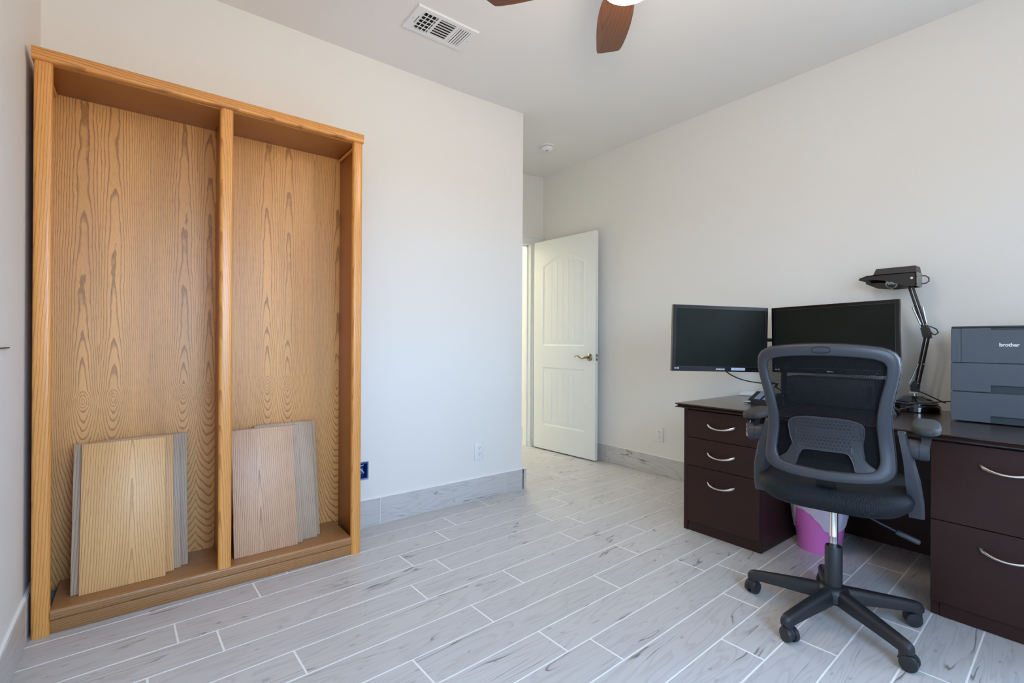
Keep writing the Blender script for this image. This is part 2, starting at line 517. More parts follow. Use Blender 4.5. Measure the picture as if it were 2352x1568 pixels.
def plate(bm, plane, u0, u1, v0, v1, t0, t1, holes=()):
    """slab in the 'XZ' / 'YZ' / 'XY' plane with rectangular openings (u0, u1, v0, v1)"""
    us = sorted({u0, u1} | {min(max(h[i], u0), u1) for h in holes for i in (0, 1)})
    vs_ = sorted({v0, v1} | {min(max(h[i], v0), v1) for h in holes for i in (2, 3)})
    def inh(u, v): return any(h[0] < u < h[1] and h[2] < v < h[3] for h in holes)
    solid = [[not inh((us[i]+us[i+1])/2, (vs_[j]+vs_[j+1])/2) for j in range(len(vs_)-1)] for i in range(len(us)-1)]
    def P(u, v, t): return {'XZ': (u, t, v), 'YZ': (t, u, v), 'XY': (u, v, t)}[plane]
    cache = {}
    def V(u, v, t):
        k = (round(u, 6), round(v, 6), t)
        if k not in cache: cache[k] = bm.verts.new(P(u, v, t))
        return cache[k]
    def S(i, j): return 0 <= i < len(us)-1 and 0 <= j < len(vs_)-1 and solid[i][j]
    for i in range(len(us)-1):
        for j in range(len(vs_)-1):
            if not solid[i][j]: continue
            a, b, c, d = us[i], us[i+1], vs_[j], vs_[j+1]
            bm.faces.new((V(a, c, t0), V(b, c, t0), V(b, d, t0), V(a, d, t0)))
            bm.faces.new((V(a, c, t1), V(a, d, t1), V(b, d, t1), V(b, c, t1)))
            if not S(i-1, j): bm.faces.new((V(a, c, t0), V(a, d, t0), V(a, d, t1), V(a, c, t1)))
            if not S(i+1, j): bm.faces.new((V(b, c, t0), V(b, c, t1), V(b, d, t1), V(b, d, t0)))
            if not S(i, j-1): bm.faces.new((V(a, c, t0), V(a, c, t1), V(b, c, t1), V(b, c, t0)))
            if not S(i, j+1): bm.faces.new((V(a, d, t0), V(b, d, t0), V(b, d, t1), V(a, d, t1)))
def text_mesh(s, size, extrude=0.0005, offset=0.0):
    cu = bpy.data.curves.new('lettering', 'FONT')
    cu.body = s
    cu.size = size
    cu.extrude = extrude
    cu.offset = offset
    cu.align_x = 'CENTER'
    cu.align_y = 'CENTER'
    cu.resolution_u = 3
    ob = bpy.data.objects.new('lettering', cu)
    COL.objects.link(ob)
    bpy.context.view_layer.update()
    me = bpy.data.meshes.new_from_object(ob.evaluated_get(bpy.context.evaluated_depsgraph_get()))
    bpy.data.objects.remove(ob)
    bpy.data.curves.remove(cu)
    return me
def text_obj(name, s, size, mat, parent, loc, rot, **kw):
    me = text_mesh(s, size, **kw)
    me.materials.clear()
    me.materials.append(M[mat])
    o = bpy.data.objects.new(name, me)
    COL.objects.link(o)
    o.parent = parent
    o.location = loc
    o.rotation_euler = rot
    return o

# ------------------------------------------------------------------ room shell
X_W, X_E, Y_N, Y_B, X_C = -0.320, 3.270, 2.675, 3.722, 2.156
def ceil_z(x):
    return 2.666 if x < 2.0 else 2.670+(x-2.0)*0.051
bm = bmesh.new()
box(bm, X_W-0.13, 3.45, Y_S-0.13, 5.45, -0.12, -0.0012)
floor = struct(finish('floor', bm, 'grout', smooth=0))
# tiles
DEL = R(2.155)
ROW, T0, LEN = 0.1483, 2.170, 0.908
GAP = 0.0056
JOINT = {-3: 1.872, -2: 1.529, -1: 1.386, 0: 1.094, 1: 1.209, 2: 1.0, 3: 1.39, 4: 1.11, 5: 1.679, 6: 1.2, 7: 1.311, 8: 1.98, 9: 1.671, 10: 1.882, 11: 2.271, 12: 2.002}
ex, ey = Vector((math.cos(DEL), math.sin(DEL))), Vector((-math.sin(DEL), math.cos(DEL)))
def clip(poly, n, d):
    out = []
    for i, p in enumerate(poly):
        q = poly[(i+1) % len(poly)]
        a, b = p.dot(n)-d, q.dot(n)-d
        if a <= 0: out.append(p)
        if (a < 0 < b) or (b < 0 < a): out.append(p+(q-p)*(a/(a-b)))
    return out
def tile_mesh(poly, z0, z1, bev=0.0012):
    bm = bmesh.new()
    n = len(poly)
    c = sum(poly, Vector((0, 0)))/n
    ins = [p+(c-p).normalized()*bev*1.6 for p in poly]
    loft(bm, [[(p.x, p.y, z0) for p in poly], [(p.x, p.y, z1-bev) for p in poly], [(p.x, p.y, z1) for p in ins]])
    bmesh.ops.recalc_face_normals(bm, faces=bm.faces)
    me = bpy.data.meshes.new('tile')
    bm.to_mesh(me); bm.free()
    me.materials.append(M['tile'])
    return me
full = [Vector((GAP/2, GAP/2)), Vector((LEN-GAP/2, GAP/2)), Vector((LEN-GAP/2, ROW-GAP/2)), Vector((GAP/2, ROW-GAP/2))]
full = [p-Vector((LEN/2, ROW/2)) for p in full]
full_me = tile_mesh(full, -0.004, 0.0)
for k in range(-20, 23):
    thi = T0-ROW*k
    tlo = thi-ROW
    j0 = JOINT.get(k, random.random()*LEN)
    for i in range(-4, 6):
        s0 = j0+i*LEN
        cs, ct = s0+LEN/2, (thi+tlo)/2
        ctr = ex*cs+ey*ct
        poly = [ctr+ex*p.x+ey*p.y for p in full]
        rects = []
        if ctr.y < Y_N+0.09: rects.append((X_W-0.02, X_E+0.02, Y_S-0.02, Y_N+0.02 if ctr.x < X_C-0.2 else 9))
        else: rects.append((X_C-0.02, X_E+0.02, 0, 5.32))
        for (a, b_, c_, d_) in rects:
            pp = poly
            for n_, dd in ((Vector((-1, 0)), -a), (Vector((1, 0)), b_), (Vector((0, -1)), -c_), (Vector((0, 1)), d_)):
                if pp: pp = clip(pp, n_, dd)
            if len(pp) < 3: continue
            area = abs(sum(pp[q].x*pp[(q+1) % len(pp)].y-pp[(q+1) % len(pp)].x*pp[q].y for q in range(len(pp)))/2)
            if area < 0.004: continue
            if area > (LEN-GAP)*(ROW-GAP)*0.999: me = full_me
            else: me = tile_mesh([Vector(((p-ctr).dot(ex), (p-ctr).dot(ey))) for p in pp], -0.004, 0.0)
            o = bpy.data.objects.new('tile', me)
            o.location = (ctr.x, ctr.y, random.uniform(-0.0003, 0))
            o.rotation_euler = (0, 0, DEL)
            o.parent = floor
            COL.objects.link(o)

bm = bmesh.new()
xs = [X_W-0.13, 2.0, 3.45]
sec = [(xs[0], ceil_z(xs[0])), (1.6, ceil_z(1.6)), (2.1, 2.676), (3.45, ceil_z(3.45)), (3.45, 2.9), (xs[0], 2.9)]
prism(bm, sec, 'Y', Y_S-0.13, 5.45)
struct(finish('ceiling', bm, 'ceil', smooth=20))
ZT = 2.80
def wall(name, plane, u0, u1, t0, t1, holes=(), mat='wall', v0=-0.05):
    bm = bmesh.new()
    plate(bm, plane, u0, u1, v0, ZT, t0, t1, holes)
    return struct(finish(name, bm, mat, smooth=0))
BOX = (0.955, 1.035, 0.262, 0.366)
wall('wall_north', 'XZ', X_W-0.13, X_C, Y_N, Y_N+0.12, [BOX])
wall('wall_west', 'YZ', Y_S-0.13, Y_N, X_W-0.12, X_W)
wall('wall_east', 'YZ', Y_S-0.13, Y_B+0.12, X_E, X_E+0.12, [WINE])
wall('wall_south', 'XZ', X_W, X_E, Y_S-0.12, Y_S, WINS)
wall('wall_entry', 'YZ', Y_N+0.12, Y_B, X_C-0.12, X_C)
DO = (2.335, 3.125, -0.06, 2.045)
wall('wall_door', 'XZ', X_C-0.12, X_E, Y_B, Y_B+0.12, [DO])
wall('wall_hall', 'YZ', Y_B+0.12, 5.35, 3.245, 3.365, mat='hall')
wall('wall_hall', 'YZ', Y_B+0.12, 5.35, 1.75, 1.87, mat='hall')
wall('wall_hall', 'XZ', 1.75, 3.365, 5.35, 5.47, mat='hall')
# windows behind the camera
for i, (x0, x1, z0, z1) in enumerate(WINS):
    bm = bmesh.new()
    plate(bm, 'XZ', x0, x1, z0, z1, Y_S-0.09, Y_S-0.04, [(x0+.045, x1-.045, z0+.045, (z0+z1)/2-.018), (x0+.045, x1-.045, (z0+z1)/2+.018, z1-.045)])
    wn = struct(finish('window_%d' % (i+1), bm, 'white', smooth=0))
    bx('window_sill', x0-0.03, x1+0.03, Y_S-0.03, Y_S+0.035, z0-0.022, z0, 'white', wn, 0.004)
    for zz in ((z0+.045, (z0+z1)/2-.018), ((z0+z1)/2+.018, z1-.045)):
        bx('pane', x0+.045, x1-.045, Y_S-0.068, Y_S-0.064, zz[0], zz[1], 'pane', wn)
y0, y1, z0, z1 = WINE
bm = bmesh.new()
plate(bm, 'YZ', y0, y1, z0, z1, X_E+0.04, X_E+0.09, [(y0+.045, y1-.045, z0+.045, (z0+z1)/2-.018), (y0+.045, y1-.045, (z0+z1)/2+.018, z1-.045)])
wn = struct(finish('window_2', bm, 'white', smooth=0))
bx('window_sill', X_E-0.035, X_E+0.03, y0-0.03, y1+0.03, z0-0.022, z0, 'white', wn, 0.004)
for zz in ((z0+.045, (z0+z1)/2-.018), ((z0+z1)/2+.018, z1-.045)):
    bx('pane', X_E+0.064, X_E+0.068, y0+.045, y1-.045, zz[0], zz[1], 'pane', wn)
# baseboards: grout backing with tile pieces
BH, BT = 0.147, 0.0125
def baseboard(name, axis, a0, a1, wallpos, sign, joints, mat='grout'):
    """axis 'X' or 'Y': the run; wallpos: wall face; sign: direction into the room"""
    lo, hi = sorted((wallpos, wallpos+sign*(BT-0.004)))
    if axis == 'X': par = bx(name, a0, a1, lo, hi, 0.0, BH+0.004, mat)
    else: par = bx(name, lo, hi, a0, a1, 0.0, BH+0.004, mat)
    struct(par)
    cuts = [a0]+[j for j in joints if a0 < j < a1]+[a1]
    pos = wallpos+sign*BT/2
    for p, q in zip(cuts, cuts[1:]):
        p2, q2 = p+(0.0022 if p != a0 else 0), q-(0.0022 if q != a1 else 0)
        bm = bmesh.new()
        L = (q2-p2)/2
        box(bm, -L, L, -BT/2, BT/2, -(BH-0.003)/2, (BH-0.003)/2, 0.0012, 1)
        o = finish('tile', bm, 'tile', par, 30)
        c = (p2+q2)/2
        if axis == 'X': o.location = Vector((c, pos, 0.003+(BH-0.003)/2))-par.location
        else:
            o.location = Vector((pos, c, 0.003+(BH-0.003)/2))-par.location
            o.rotation_euler = (0, 0, R(90))
    return par
baseboard('baseboard_north', 'X', X_W, 2.190, Y_N, -1, [0.16, 1.104, 2.010])
baseboard('baseboard_west', 'Y', Y_S, Y_N-BT-0.002, X_W, 1, [-0.4, 0.5, 1.42, 2.335])
baseboard('baseboard_east', 'Y', Y_S, Y_B-0.02, X_E, -1, [-0.7, 0.2, 1.1, 1.95, 2.845])
baseboard('baseboard_entry', 'Y', Y_N-BT, Y_B-0.02, X_C, 1, [3.3])
baseboard('baseboard_hall', 'Y', Y_B+0.13, 5.34, 3.245, -1, [4.3])
# door casing
def casing():
    t = struct(bx('trim_1', DO[0]-0.075, X_E, Y_B-0.016, Y_B, DO[3]-0.005, DO[3]+0.075, 'white', None, 0.004))
    L = t.location
    def kid(*a, **k):
        o = bx(*a, **k)
        o.parent = t
        o.location = o.location-L
        return o
    kid('head_bead', DO[0]-0.08, X_E, Y_B-0.022, Y_B-0.014, DO[3]+0.055, DO[3]+0.078, 'white', bev=0.003)
    kid('side_casing', DO[0]-0.075, DO[0]+0.005, Y_B-0.016, Y_B, 0.0, DO[3]-0.006, 'white', bev=0.004)
    kid('side_casing', DO[1]+0.006, DO[1]+0.085, Y_B-0.016, Y_B, 0.0, DO[3]-0.006, 'white', bev=0.004)
    kid('jamb', DO[0], DO[0]+0.018, Y_B, Y_B+0.12, 0.0, DO[3]-0.018, 'white')
    kid('jamb', DO[1]-0.018, DO[1], Y_B, Y_B+0.12, 0.0, DO[3]-0.018, 'white')
    kid('jamb', DO[0], DO[1], Y_B, Y_B+0.12, DO[3]-0.018, DO[3], 'white')
    kid('stop', DO[1]-0.03, DO[1]-0.018, Y_B+0.045, Y_B+0.085, 0.0, DO[3]-0.018, 'white')
    kid('stop', DO[0]+0.018, DO[0]+0.03, Y_B+0.045, Y_B+0.085, 0.0, DO[3]-0.018, 'white')
    kid('stop', DO[0]+0.018, DO[1]-0.018, Y_B+0.045, Y_B+0.085, DO[3]-0.03, DO[3]-0.018, 'white')
casing()

# ------------------------------------------------------------------ open door
def door():
    W, H, T = 0.775, 2.022, 0.035
    root = struct(empty('door_1', (3.108, 3.668, 0.012), 0))
    d = Vector((3.158-3.108, 2.893-3.668))
    root.rotation_euler = (0, 0, math.atan2(d.y, d.x))
    # local: x from the hinge to the free edge, y 0..T away from the room's view (towards the east wall); seen face at y = 0, looking along +y
    # panel outlines
    px0, px1 = 0.125, W-0.125
    def arch(u0, u1, zb, zt, rise, n=14):
        pts = [(u0, zb), (u1, zb), (u1, zt)]
        for k in range(1, n):
            t = k/n
            pts.append((u1+(u0-u1)*t, zt+rise*math.sin(PI*t)))
        pts.append((u0, zt))
        return pts
    bm = bmesh.new()
    # slab behind the recesses
    box(bm, 0, W, 0.007, T, 0, H)
    # face layer, made as a skin around the two panel openings
    def layer(y0, y1):
        up_o = arch(px0, px1, 1.005, 1.775, 0.085)
        lo_o = [(px0, 0.235), (px1, 0.235), (px1, 0.795), (px0, 0.795)]
        # stiles and rails
        box(bm, 0, px0, y0, y1, 0, H)
        box(bm, px1, W, y0, y1, 0, H)
        box(bm, px0, px1, y0, y1, 0, 0.235)
        box(bm, px0, px1, y0, y1, 0.795, 1.005)
        top = [(px0, H), (px0, 1.775)]
        for k in range(1, 14):
            t = k/14
            top.append((px0+(px1-px0)*t, 1.775+0.085*math.sin(PI*t)))
        top += [(px1, 1.775), (px1, H)]
        prism(bm, top, 'Y', y0, y1)
    layer(0.0, 0.007)
    slab = finish('slab', bm, 'white', root, 20)
    # raised panels with sloped moulding and plank grooves
    def panel(outl, gx, zb, zt, arc):
        bm = bmesh.new()
        cx = (px0+px1)/2
        cz = (zb+zt)/2
        def off(pts, m):
            out = []
            w2 = (px1-px0)/2
            for (x, z) in pts:
                kx = (w2-m)/w2
                kz = ((zt-zb)/2-m)/((zt-zb)/2)
                out.append((cx+(x-cx)*kx, cz+(z-cz)*kz))
            return out
        rings = []
        for m_, y in ((0.0, 0.0005), (0.012, 0.0068), (0.022, 0.0068), (0.045, 0.0015), (0.048, 0.0015)):
            rings.append([(p[0], y, p[1]) for p in off(outl, m_)])
        loft(bm, rings, caps=False)
        # grooved field
        inner = off(outl, 0.048)
        ux0, ux1 = min(p[0] for p in inner), max(p[0] for p in inner)
        def ztop(x):
            if not arc: return max(p[1] for p in inner)
            t = (x-ux0)/(ux1-ux0)
            zi = [p[1] for p in inner]
            zs = inner[2][1]
            return zs+(max(zi)-zs)*math.sin(PI*min(max(t, 0), 1))
        zlow = min(p[1] for p in inner)
        n = 6
        cols = []
        for k in range(n+1):
            x = ux0+(ux1-ux0)*k/n
            if k in (0, n): cols.append((x, 0.0015))
            else: cols += [(x-0.004, 0.0015), (x, 0.0045), (x+0.004, 0.0015)]
        A = [bm.verts.new((x, y, zlow)) for x, y in cols]
        B = [bm.verts.new((x, y, ztop(x))) for x, y in cols]
        for i in range(len(cols)-1): bm.faces.new((A[i], A[i+1], B[i+1], B[i]))
        return finish('panel', bm, 'white', root, 20)
    panel(arch(px0, px1, 1.005, 1.775, 0.085), 6, 1.005, 1.86, True)
    panel([(px0, 0.235), (px1, 0.235), (px1, 0.795), (px0, 0.795)], 6, 0.235, 0.795, False)
    # lever set
    bm = bmesh.new()
    lathe(bm, [(0.030, 0.0), (0.033, -0.004), (0.029, -0.009), (0.016, -0.013), (0.011, -0.016), (0.011, -0.045)], 24, (W-0.062, 0, 0.905), 'Y')
    rose = finish('lever_rose', bm, 'bronze', root, 40)
    bm = bmesh.new()
    pts = [(W-0.062+0.012, -0.045, 0.905), (W-0.075, -0.05, 0.905), (W-0.105, -0.052, 0.896), (W-0.135, -0.052, 0.903), (W-0.16, -0.052, 0.917), (W-0.182, -0.052, 0.917), (W-0.196, -0.05, 0.907)]
    tube(bm, pts, [0.009, 0.011, 0.008, 0.0065, 0.0055, 0.005, 0.004], 10)
    lv = finish('lever', bm, 'bronze', rose, 60)
    bm = bmesh.new()
    lathe(bm, [(0.033, T), (0.033, T+0.004), (0.016, T+0.013), (0.011, T+0.016), (0.011, T+0.04)], 20, (W-0.062, 0, 0.905), 'Y')
    tube(bm, [(W-0.05, T+0.04, 0.905), (W-0.11, T+0.045, 0.898), (W-0.18, T+0.045, 0.915)], 0.006, 8)
    finish('lever_rose', bm, 'bronze', root, 40)
    bx('latch_plate', W-0.001, W+0.0015, 0.006, 0.029, 0.877, 0.933, 'bronze', root)
    bm = bmesh.new()
    prism(bm, [(0.011, 0.896), (0.024, 0.896), (0.024, 0.914), (0.011, 0.914)], 'X', W+0.001, W+0.011)
    finish('latch_bolt', bm, 'chrome', root, 30)
    for z in (0.2, 1.02, 1.82):
        bm = bmesh.new()
        lathe(bm, [(0.006, z-0.045), (0.006, z+0.045)], 10, (-0.004, T+0.004, 0))
        finish('hinge', bm, 'bronze', root, 40)
door()

# ------------------------------------------------------------------ oak bookcase
def bullnose(x0, x1, y0, y1, z0, z1, r, n=6):
    """profile in YZ with a rounded front (y0)"""
    pts = []
    for k in range(n+1):
        a = -PI/2-PI/2*k/n
        pts.append((y0+r+r*math.cos(a), z0+r+r*math.sin(a)))
    for k in range(n+1):
        a = PI-PI/2*k/n
        pts.append((y0+r+r*math.cos(a), z1-r+r*math.sin(a)))
    pts += [(y1, z1), (y1, z0)]
    return pts
def bookcase():
    X0, X1, Y0, Y1, H = -0.300, 0.873, 2.352, 2.652, 2.075
    root = tag(empty('bookcase', ((X0+X1)/2, (Y0+Y1)/2, 0)), 'tall empty honey-oak bookcase with two bays standing against the left wall', 'bookcase')
    L = Vector(root.location)
    def part(name, bm, mat, sm=35, org=None):
        o = finish(name, bm, mat, root, sm)
        org = Vector(org)
        o.data.transform(Matrix.Translation(-org))
        o.location = org-L
        return o
    def pb(name, x0, x1, y0, y1, z0, z1, mat, bev=0.002, seg=2):
        bm = bmesh.new()
        box(bm, x0, x1, y0, y1, z0, z1, bev, seg)
        return part(name, bm, mat, 35, ((x0+x1)/2, (y0+y1)/2, (z0+z1)/2))
    # back panel: grain coordinates stay in metres above the floor
    bm = bmesh.new()
    box(bm, X0+0.012, X1-0.012, 2.633, 2.645, 0.05, 2.05)
    part('back_panel', bm, 'oakpanel', 0, (0, 2.633, 0))
    pb('side_panel', X0+0.004, X0+0.022, Y0+0.018, Y1, 0.0, H-0.045, 'oakside')
    pb('side_panel', X1-0.022, X1-0.004, Y0+0.018, Y1, 0.0, H-0.045, 'oakside')
    pb('divider', 0.278, 0.297, Y0+0.018, 2.634, 0.087, 2.028, 'oakside')
    # soffit board + bullnose top rail
    pb('soffit', X0+0.022, X1-0.022, Y0+0.02, 2.634, 2.028, 2.045, 'oaksoffit')
    bm = bmesh.new()
    prism(bm, bullnose(0, 0, Y0-0.012, Y0+0.05, 2.030, H, 0.010), 'X', X0-0.004, X1+0.001)
    part('top_rail', bm, 'oakX', 40, ((X0+X1)/2, Y0, H-0.02))
    pb('top_board', X0, X1, Y0+0.03, Y1, H-0.03, H-0.004, 'oakX')
    # face frame
    def stile(name, a, b, z0, z1, r=0.012):
        bm = bmesh.new()
        n = 5
        pts = []
        for k in range(n+1):
            t = PI+PI/2*k/n
            pts.append((a+r+r*math.cos(t), Y0+r+r*math.sin(t)))
        for k in range(n+1):
            t = -PI/2+PI/2*k/n
            pts.append((b-r+r*math.cos(t), Y0+r+r*math.sin(t)))
        pts += [(b, Y0+0.022), (a, Y0+0.022)]
        prism(bm, pts, 'Z', z0, z1)
        return part(name, bm, 'oakZ', 40, ((a+b)/2, Y0, (z0+z1)/2))
    stile('stile', X0, X0+0.050, 0.0, 2.031)
    stile('stile', X1-0.047, X1, 0.0, 2.031)
    stile('mullion', 0.263, 0.312, 0.084, 2.031)
    # bottom shelf with bullnose and kick board
    bm = bmesh.new()
    prism(bm, bullnose(0, 0, Y0+0.003, 2.634, 0.046, 0.086, 0.012), 'X', X0+0.05, X1-0.047)
    part('bottom_shelf', bm, 'oakbase', 40, ((X0+X1)/2, 2.5, 0.06))
    pb('kick_board', X0+0.05, X1-0.047, Y0+0.008, Y0+0.026, 0.001, 0.047, 'oakbase')
    for x in (X0+0.028, X1-0.028):
        bm = bmesh.new()
        tube(bm, [(x, Y0+0.03, 2.018), (x, 2.62, 2.018)], 0.008, 6)
        part('glue_block', bm, 'oakZ', 40, (x, 2.5, 2.018))
bookcase()
# loose shelf boards leaning in the two bays
def board(x0, x1, yb, mat, label, h=0.562, dt=0.106, group='loose boards leaning in the bookcase', k=0):
    th = 0.017
    bm = bmesh.new()
    w2 = (x1-x0)/2
    box(bm, -w2, w2, 0, th, -h/2, h/2, 0.0025, 2)
    o = finish('shelf_board', bm, mat, None, 30)
    t = math.asin(dt/h)
    # pivot: bottom front edge at (yb, 0.0865)
    c = Vector(((x0+x1)/2, yb+math.sin(t)*h/2, 0.0865+math.sin(t)*th*0+math.cos(t)*h/2))
    o.location = c
    o.rotation_euler = (-t, 0, 0)
    return tag(o, label, 'board', group)
board(-0.180, 0.087, 2.424, 'boardwarm', 'warm tan oak board, frontmost of the stack leaning in the left bay')
board(-0.205, 0.064, 2.442, 'boardgrey', 'oak board second in the left bay, its narrow left edge peeping out')
board(-0.152, 0.116, 2.460, 'boardwarm', 'oak board third in the left bay, brown strip showing right of the front one')
board(-0.127, 0.141, 2.478, 'boardgrey', 'greyish oak board fourth in the left bay stack')
board(-0.098, 0.168, 2.496, 'boardgrey', 'grey oak board rearmost in the left bay, reaching furthest right')
board(0.331, 0.596, 2.424, 'boardpink', 'pinkish oak board with V grain, frontmost in the right bay', h=0.56)
board(0.360, 0.624, 2.442, 'boardgrey', 'oak board second in the right bay, thin grey strip showing', h=0.56)
board(0.432, 0.695, 2.466, 'boardgrey', 'pale oak board third in the right bay, wide strip showing on its right', h=0.566)
board(0.452, 0.716, 2.490, 'boardgrey', 'oak board rearmost in the right bay, reaching furthest right', h=0.566)

# ------------------------------------------------------------------ desk
def desk():
    root = tag(empty('desk', (2.84, 0.80, 0)), 'long dark espresso wood desk with two drawer pedestals along the right wall', 'desk')
    L = Vector(root.location)
    XF = 2.450
    def P(name, x0, x1, y0, y1, z0, z1, mat='espresso', bev=0.0015, par=None, seg=1):
        o = bx(name, x0, x1, y0, y1, z0, z1, mat, root, bev, seg)
        o.location = o.location-L
        return o
    # moulded top
    prof = [(0.000, 0.6865), (0.0, 0.6905), (-0.008, 0.694), (-0.011, 0.697), (-0.008, 0.7005), (0.0, 0.7035), (0.0, 0.7075), (-0.003, 0.710)]
    bm = bmesh.new()
    x0, x1, y0, y1 = 2.408, 3.252, 0.00, 1.600
    loft(bm, [[(x0-o_, y0-o_, z), (x1, y0-o_, z), (x1, y1+o_, z), (x0-o_, y1+o_, z)] for o_, z in prof])
    top = finish('desktop', bm, 'espressotop', root, 0)
    top.data.transform(Matrix.Translation(-L))
    def pedestal(ya, yb, fronts, left_panel):
        # carcass
        P('carcass', XF+0.004, 3.10, ya, yb-0.027, 0.001, 0.686)
        P('gap_shade', XF+0.002, XF+0.0045, ya+0.001, yb-0.026, 0.057, 0.684, 'blackmatte', 0)  # black sheet added behind the drawers, paints the shade in their gaps
        P('plinth', XF-0.0005, XF+0.01, ya, yb-0.027, 0.001, 0.058)
        if left_panel: P('end_panel', XF-0.004, 3.12, yb-0.024, yb, 0.0005, 0.686)
        else: P('end_panel', XF+0.003, 3.12, yb-0.027, yb, 0.001, 0.686)
        for z0, z1 in fronts:
            dr = P('drawer', XF-0.017, XF+0.001, ya+0.002, (yb-0.031 if left_panel else yb-0.003), z0, z1, 'espresso', 0.0012)
            yc = (ya+yb-0.027)/2 if left_panel else (ya+yb)/2
            zc = (z0+z1)/2
            if z1-z0 > 0.25: zc = z1-0.078
            # bow handle: flattened arc
            bm = bmesh.new()
            n = 16
            hl = 0.077
            rings = []
            for k in range(n+1):
                t = -1+2*k/n
                y = hl*t
                out = 0.030*(1-t*t)**0.7+0.002
                z = 0.008-0.016*(1-t*t)
                ht = 0.0038+0.0052*abs(t)**2.0
                dp = 0.0035+0.001*abs(t)
                if abs(t) > 0.97: ht *= 0.75
                rings.append([(-out+dp*math.cos(a), -y, z+ht*math.sin(a)) for a in [2*PI*q/10 for q in range(10)]])
            loft(bm, rings)
            for s in (-1, 1):
                tube(bm, [(-0.004, s*hl*0.93, 0.006), (0.001, s*hl*0.93, 0.006)], 0.006, 8)
            h = finish('handle', bm, 'nickel', dr, 50)
            h.location = Vector((XF-0.0175, yc, zc))-Vector((XF-0.007, (ya+0.002+(yb-0.031 if left_panel else yb-0.003))/2, (z0+z1)/2))
    pedestal(1.137, 1.566, [(0.5255, 0.676), (0.370, 0.5225), (0.060, 0.367)], True)
    pedestal(0.055, 0.489, [(0.3755, 0.676), (0.060, 0.3725)], False)
    P('modesty_panel', 3.10, 3.12, 0.489, 1.137, 0.001, 0.686)
desk()

# ------------------------------------------------------------------ monitors
def monitor(name, label, A, B, h, zc, roll, w_scale=1.0, logo=None, sticker=False):
    """A, B: left and right ends of the front face on plan (seen from the room)"""
    A, B = Vector(A), Vector(B)
    W = (B-A).length*w_scale
    d = (B-A).normalized()
    c = (A+B)/2
    root = tag(empty(name, (c.x, c.y, zc)), label, 'monitor', 'monitors on the desk')
    root.rotation_euler = (0, roll, math.atan2(d.y, d.x))
    # local: x to the right, -y is the front
    bm = bmesh.new()
    bz, bb = 0.020, 0.030
    plate(bm, 'XZ', -W/2, W/2, -h/2, h/2, 0.0, 0.02, [(-W/2+bz, W/2-bz, -h/2+bb, h/2-bz)])
    finish('bezel', bm, 'bezel', root, 0)
    bx('screen', -W/2+bz-0.002, W/2-bz+0.002, 0.004, 0.016, -h/2+bb-0.002, h/2-bz+0.002, 'screen', root)
    bm = bmesh.new()
    rings = []
    for k, (s, y) in enumerate(((1.0, 0.012), (0.985, 0.024), (0.80, 0.042), (0.5, 0.05))):
        rings.append([(sx_*W/2*s*0.995, y, sz*h/2*s*0.995) for sx_, sz in ((-1, -1), (1, -1), (1, 1), (-1, 1))])
    loft(bm, rings)
    finish('back_shell', bm, 'black', root, 0)
    # thin silver edge line of the panel
    bm = bmesh.new()
    plate(bm, 'XZ', -W/2+bz-0.003, W/2-bz+0.003, -h/2+bb-0.003, h/2-bz+0.003, -0.0006, 0.003, [(-W/2+bz-0.0015, W/2-bz+0.0015, -h/2+bb-0.0015, h/2-bz+0.0015)])
    finish('panel_edge', bm, 'edge', root, 0)
    if logo: text_obj('lettering', logo, 0.0125, 'ink', root, (0.02*0, -0.0008, -h/2+0.014), (R(90), 0, 0), offset=0.0004)
    # energy label and small blue sticker in the lower left corner
    o = bx('sticker', -W/2+0.034, -W/2+0.042, -0.0008, 0.0002, -h/2+0.013, -h/2+0.023, 'paper', root)
    text_obj('lettering', 'LED', 0.009, 'ink', root, (-W/2+0.022, -0.0008, -h/2+0.017), (R(90), 0, 0), offset=0.0002)
    for k in range(4):
        bx('button', W/2-0.10+k*0.02, W/2-0.092+k*0.02, -0.0008, 0.0002, -h/2+0.010, -h/2+0.0115, 'lcd', root)
    if sticker:
        st = bx('label_sticker', W/2-0.235, W/2-0.145, -0.0012, 0.0002, -h/2+0.009, -h/2+0.024, 'paper', root)
        for k in range(3):
            bx('label_line', -0.030+0.02*k, -0.014+0.022*k, -0.0014, -0.0006, -0.001, 0.0012, 'bluebox', st)
    return root
monitor('monitor', 'black monitor angled at the left, blank screen, white sticker on its lower rim', (2.467, 1.657), (3.004, 1.362), 0.390, 1.0745, R(1.15), 1.0, 'SAMSUNG', True)
monitor('monitor', 'larger-looking black monitor behind the office chair, facing the room', (3.053, 1.358), (3.02, 0.7246), 0.390, 1.075, R(-1.05), 1.0, 'lenovo')
def monitor_stand():
    root = tag(empty('monitor_stand', (3.165, 1.335, 0.7103)), 'black dual monitor pole stand on the desk behind the two screens', 'stand')
    bm = bmesh.new()
    lathe(bm, [(0.075, 0.0), (0.075, 0.005), (0.068, 0.009), (0.03, 0.011), (0.024, 0.03)], 28)
    finish('base', bm, 'blackgloss', root, 40)
    bm = bmesh.new()
    lathe(bm, [(0.017, 0.01), (0.017, 0.42)], 16)
    finish('pole', bm, 'black', root, 40)
    bm = bmesh.new()
    tube(bm, [(0, 0, 0.36), (-0.06, 0.05, 0.36), (-0.215, 0.135, 0.36), (-0.27, 0.235, 0.36)], 0.011, 8)
    finish('arm', bm, 'black', root, 40)
    bm = bmesh.new()
    tube(bm, [(0, 0, 0.365), (-0.03, -0.10, 0.365), (-0.03, -0.26, 0.365), (-0.062, -0.30, 0.365)], 0.011, 8)
    finish('arm', bm, 'black', root, 40)
monitor_stand()
bm = bmesh.new()
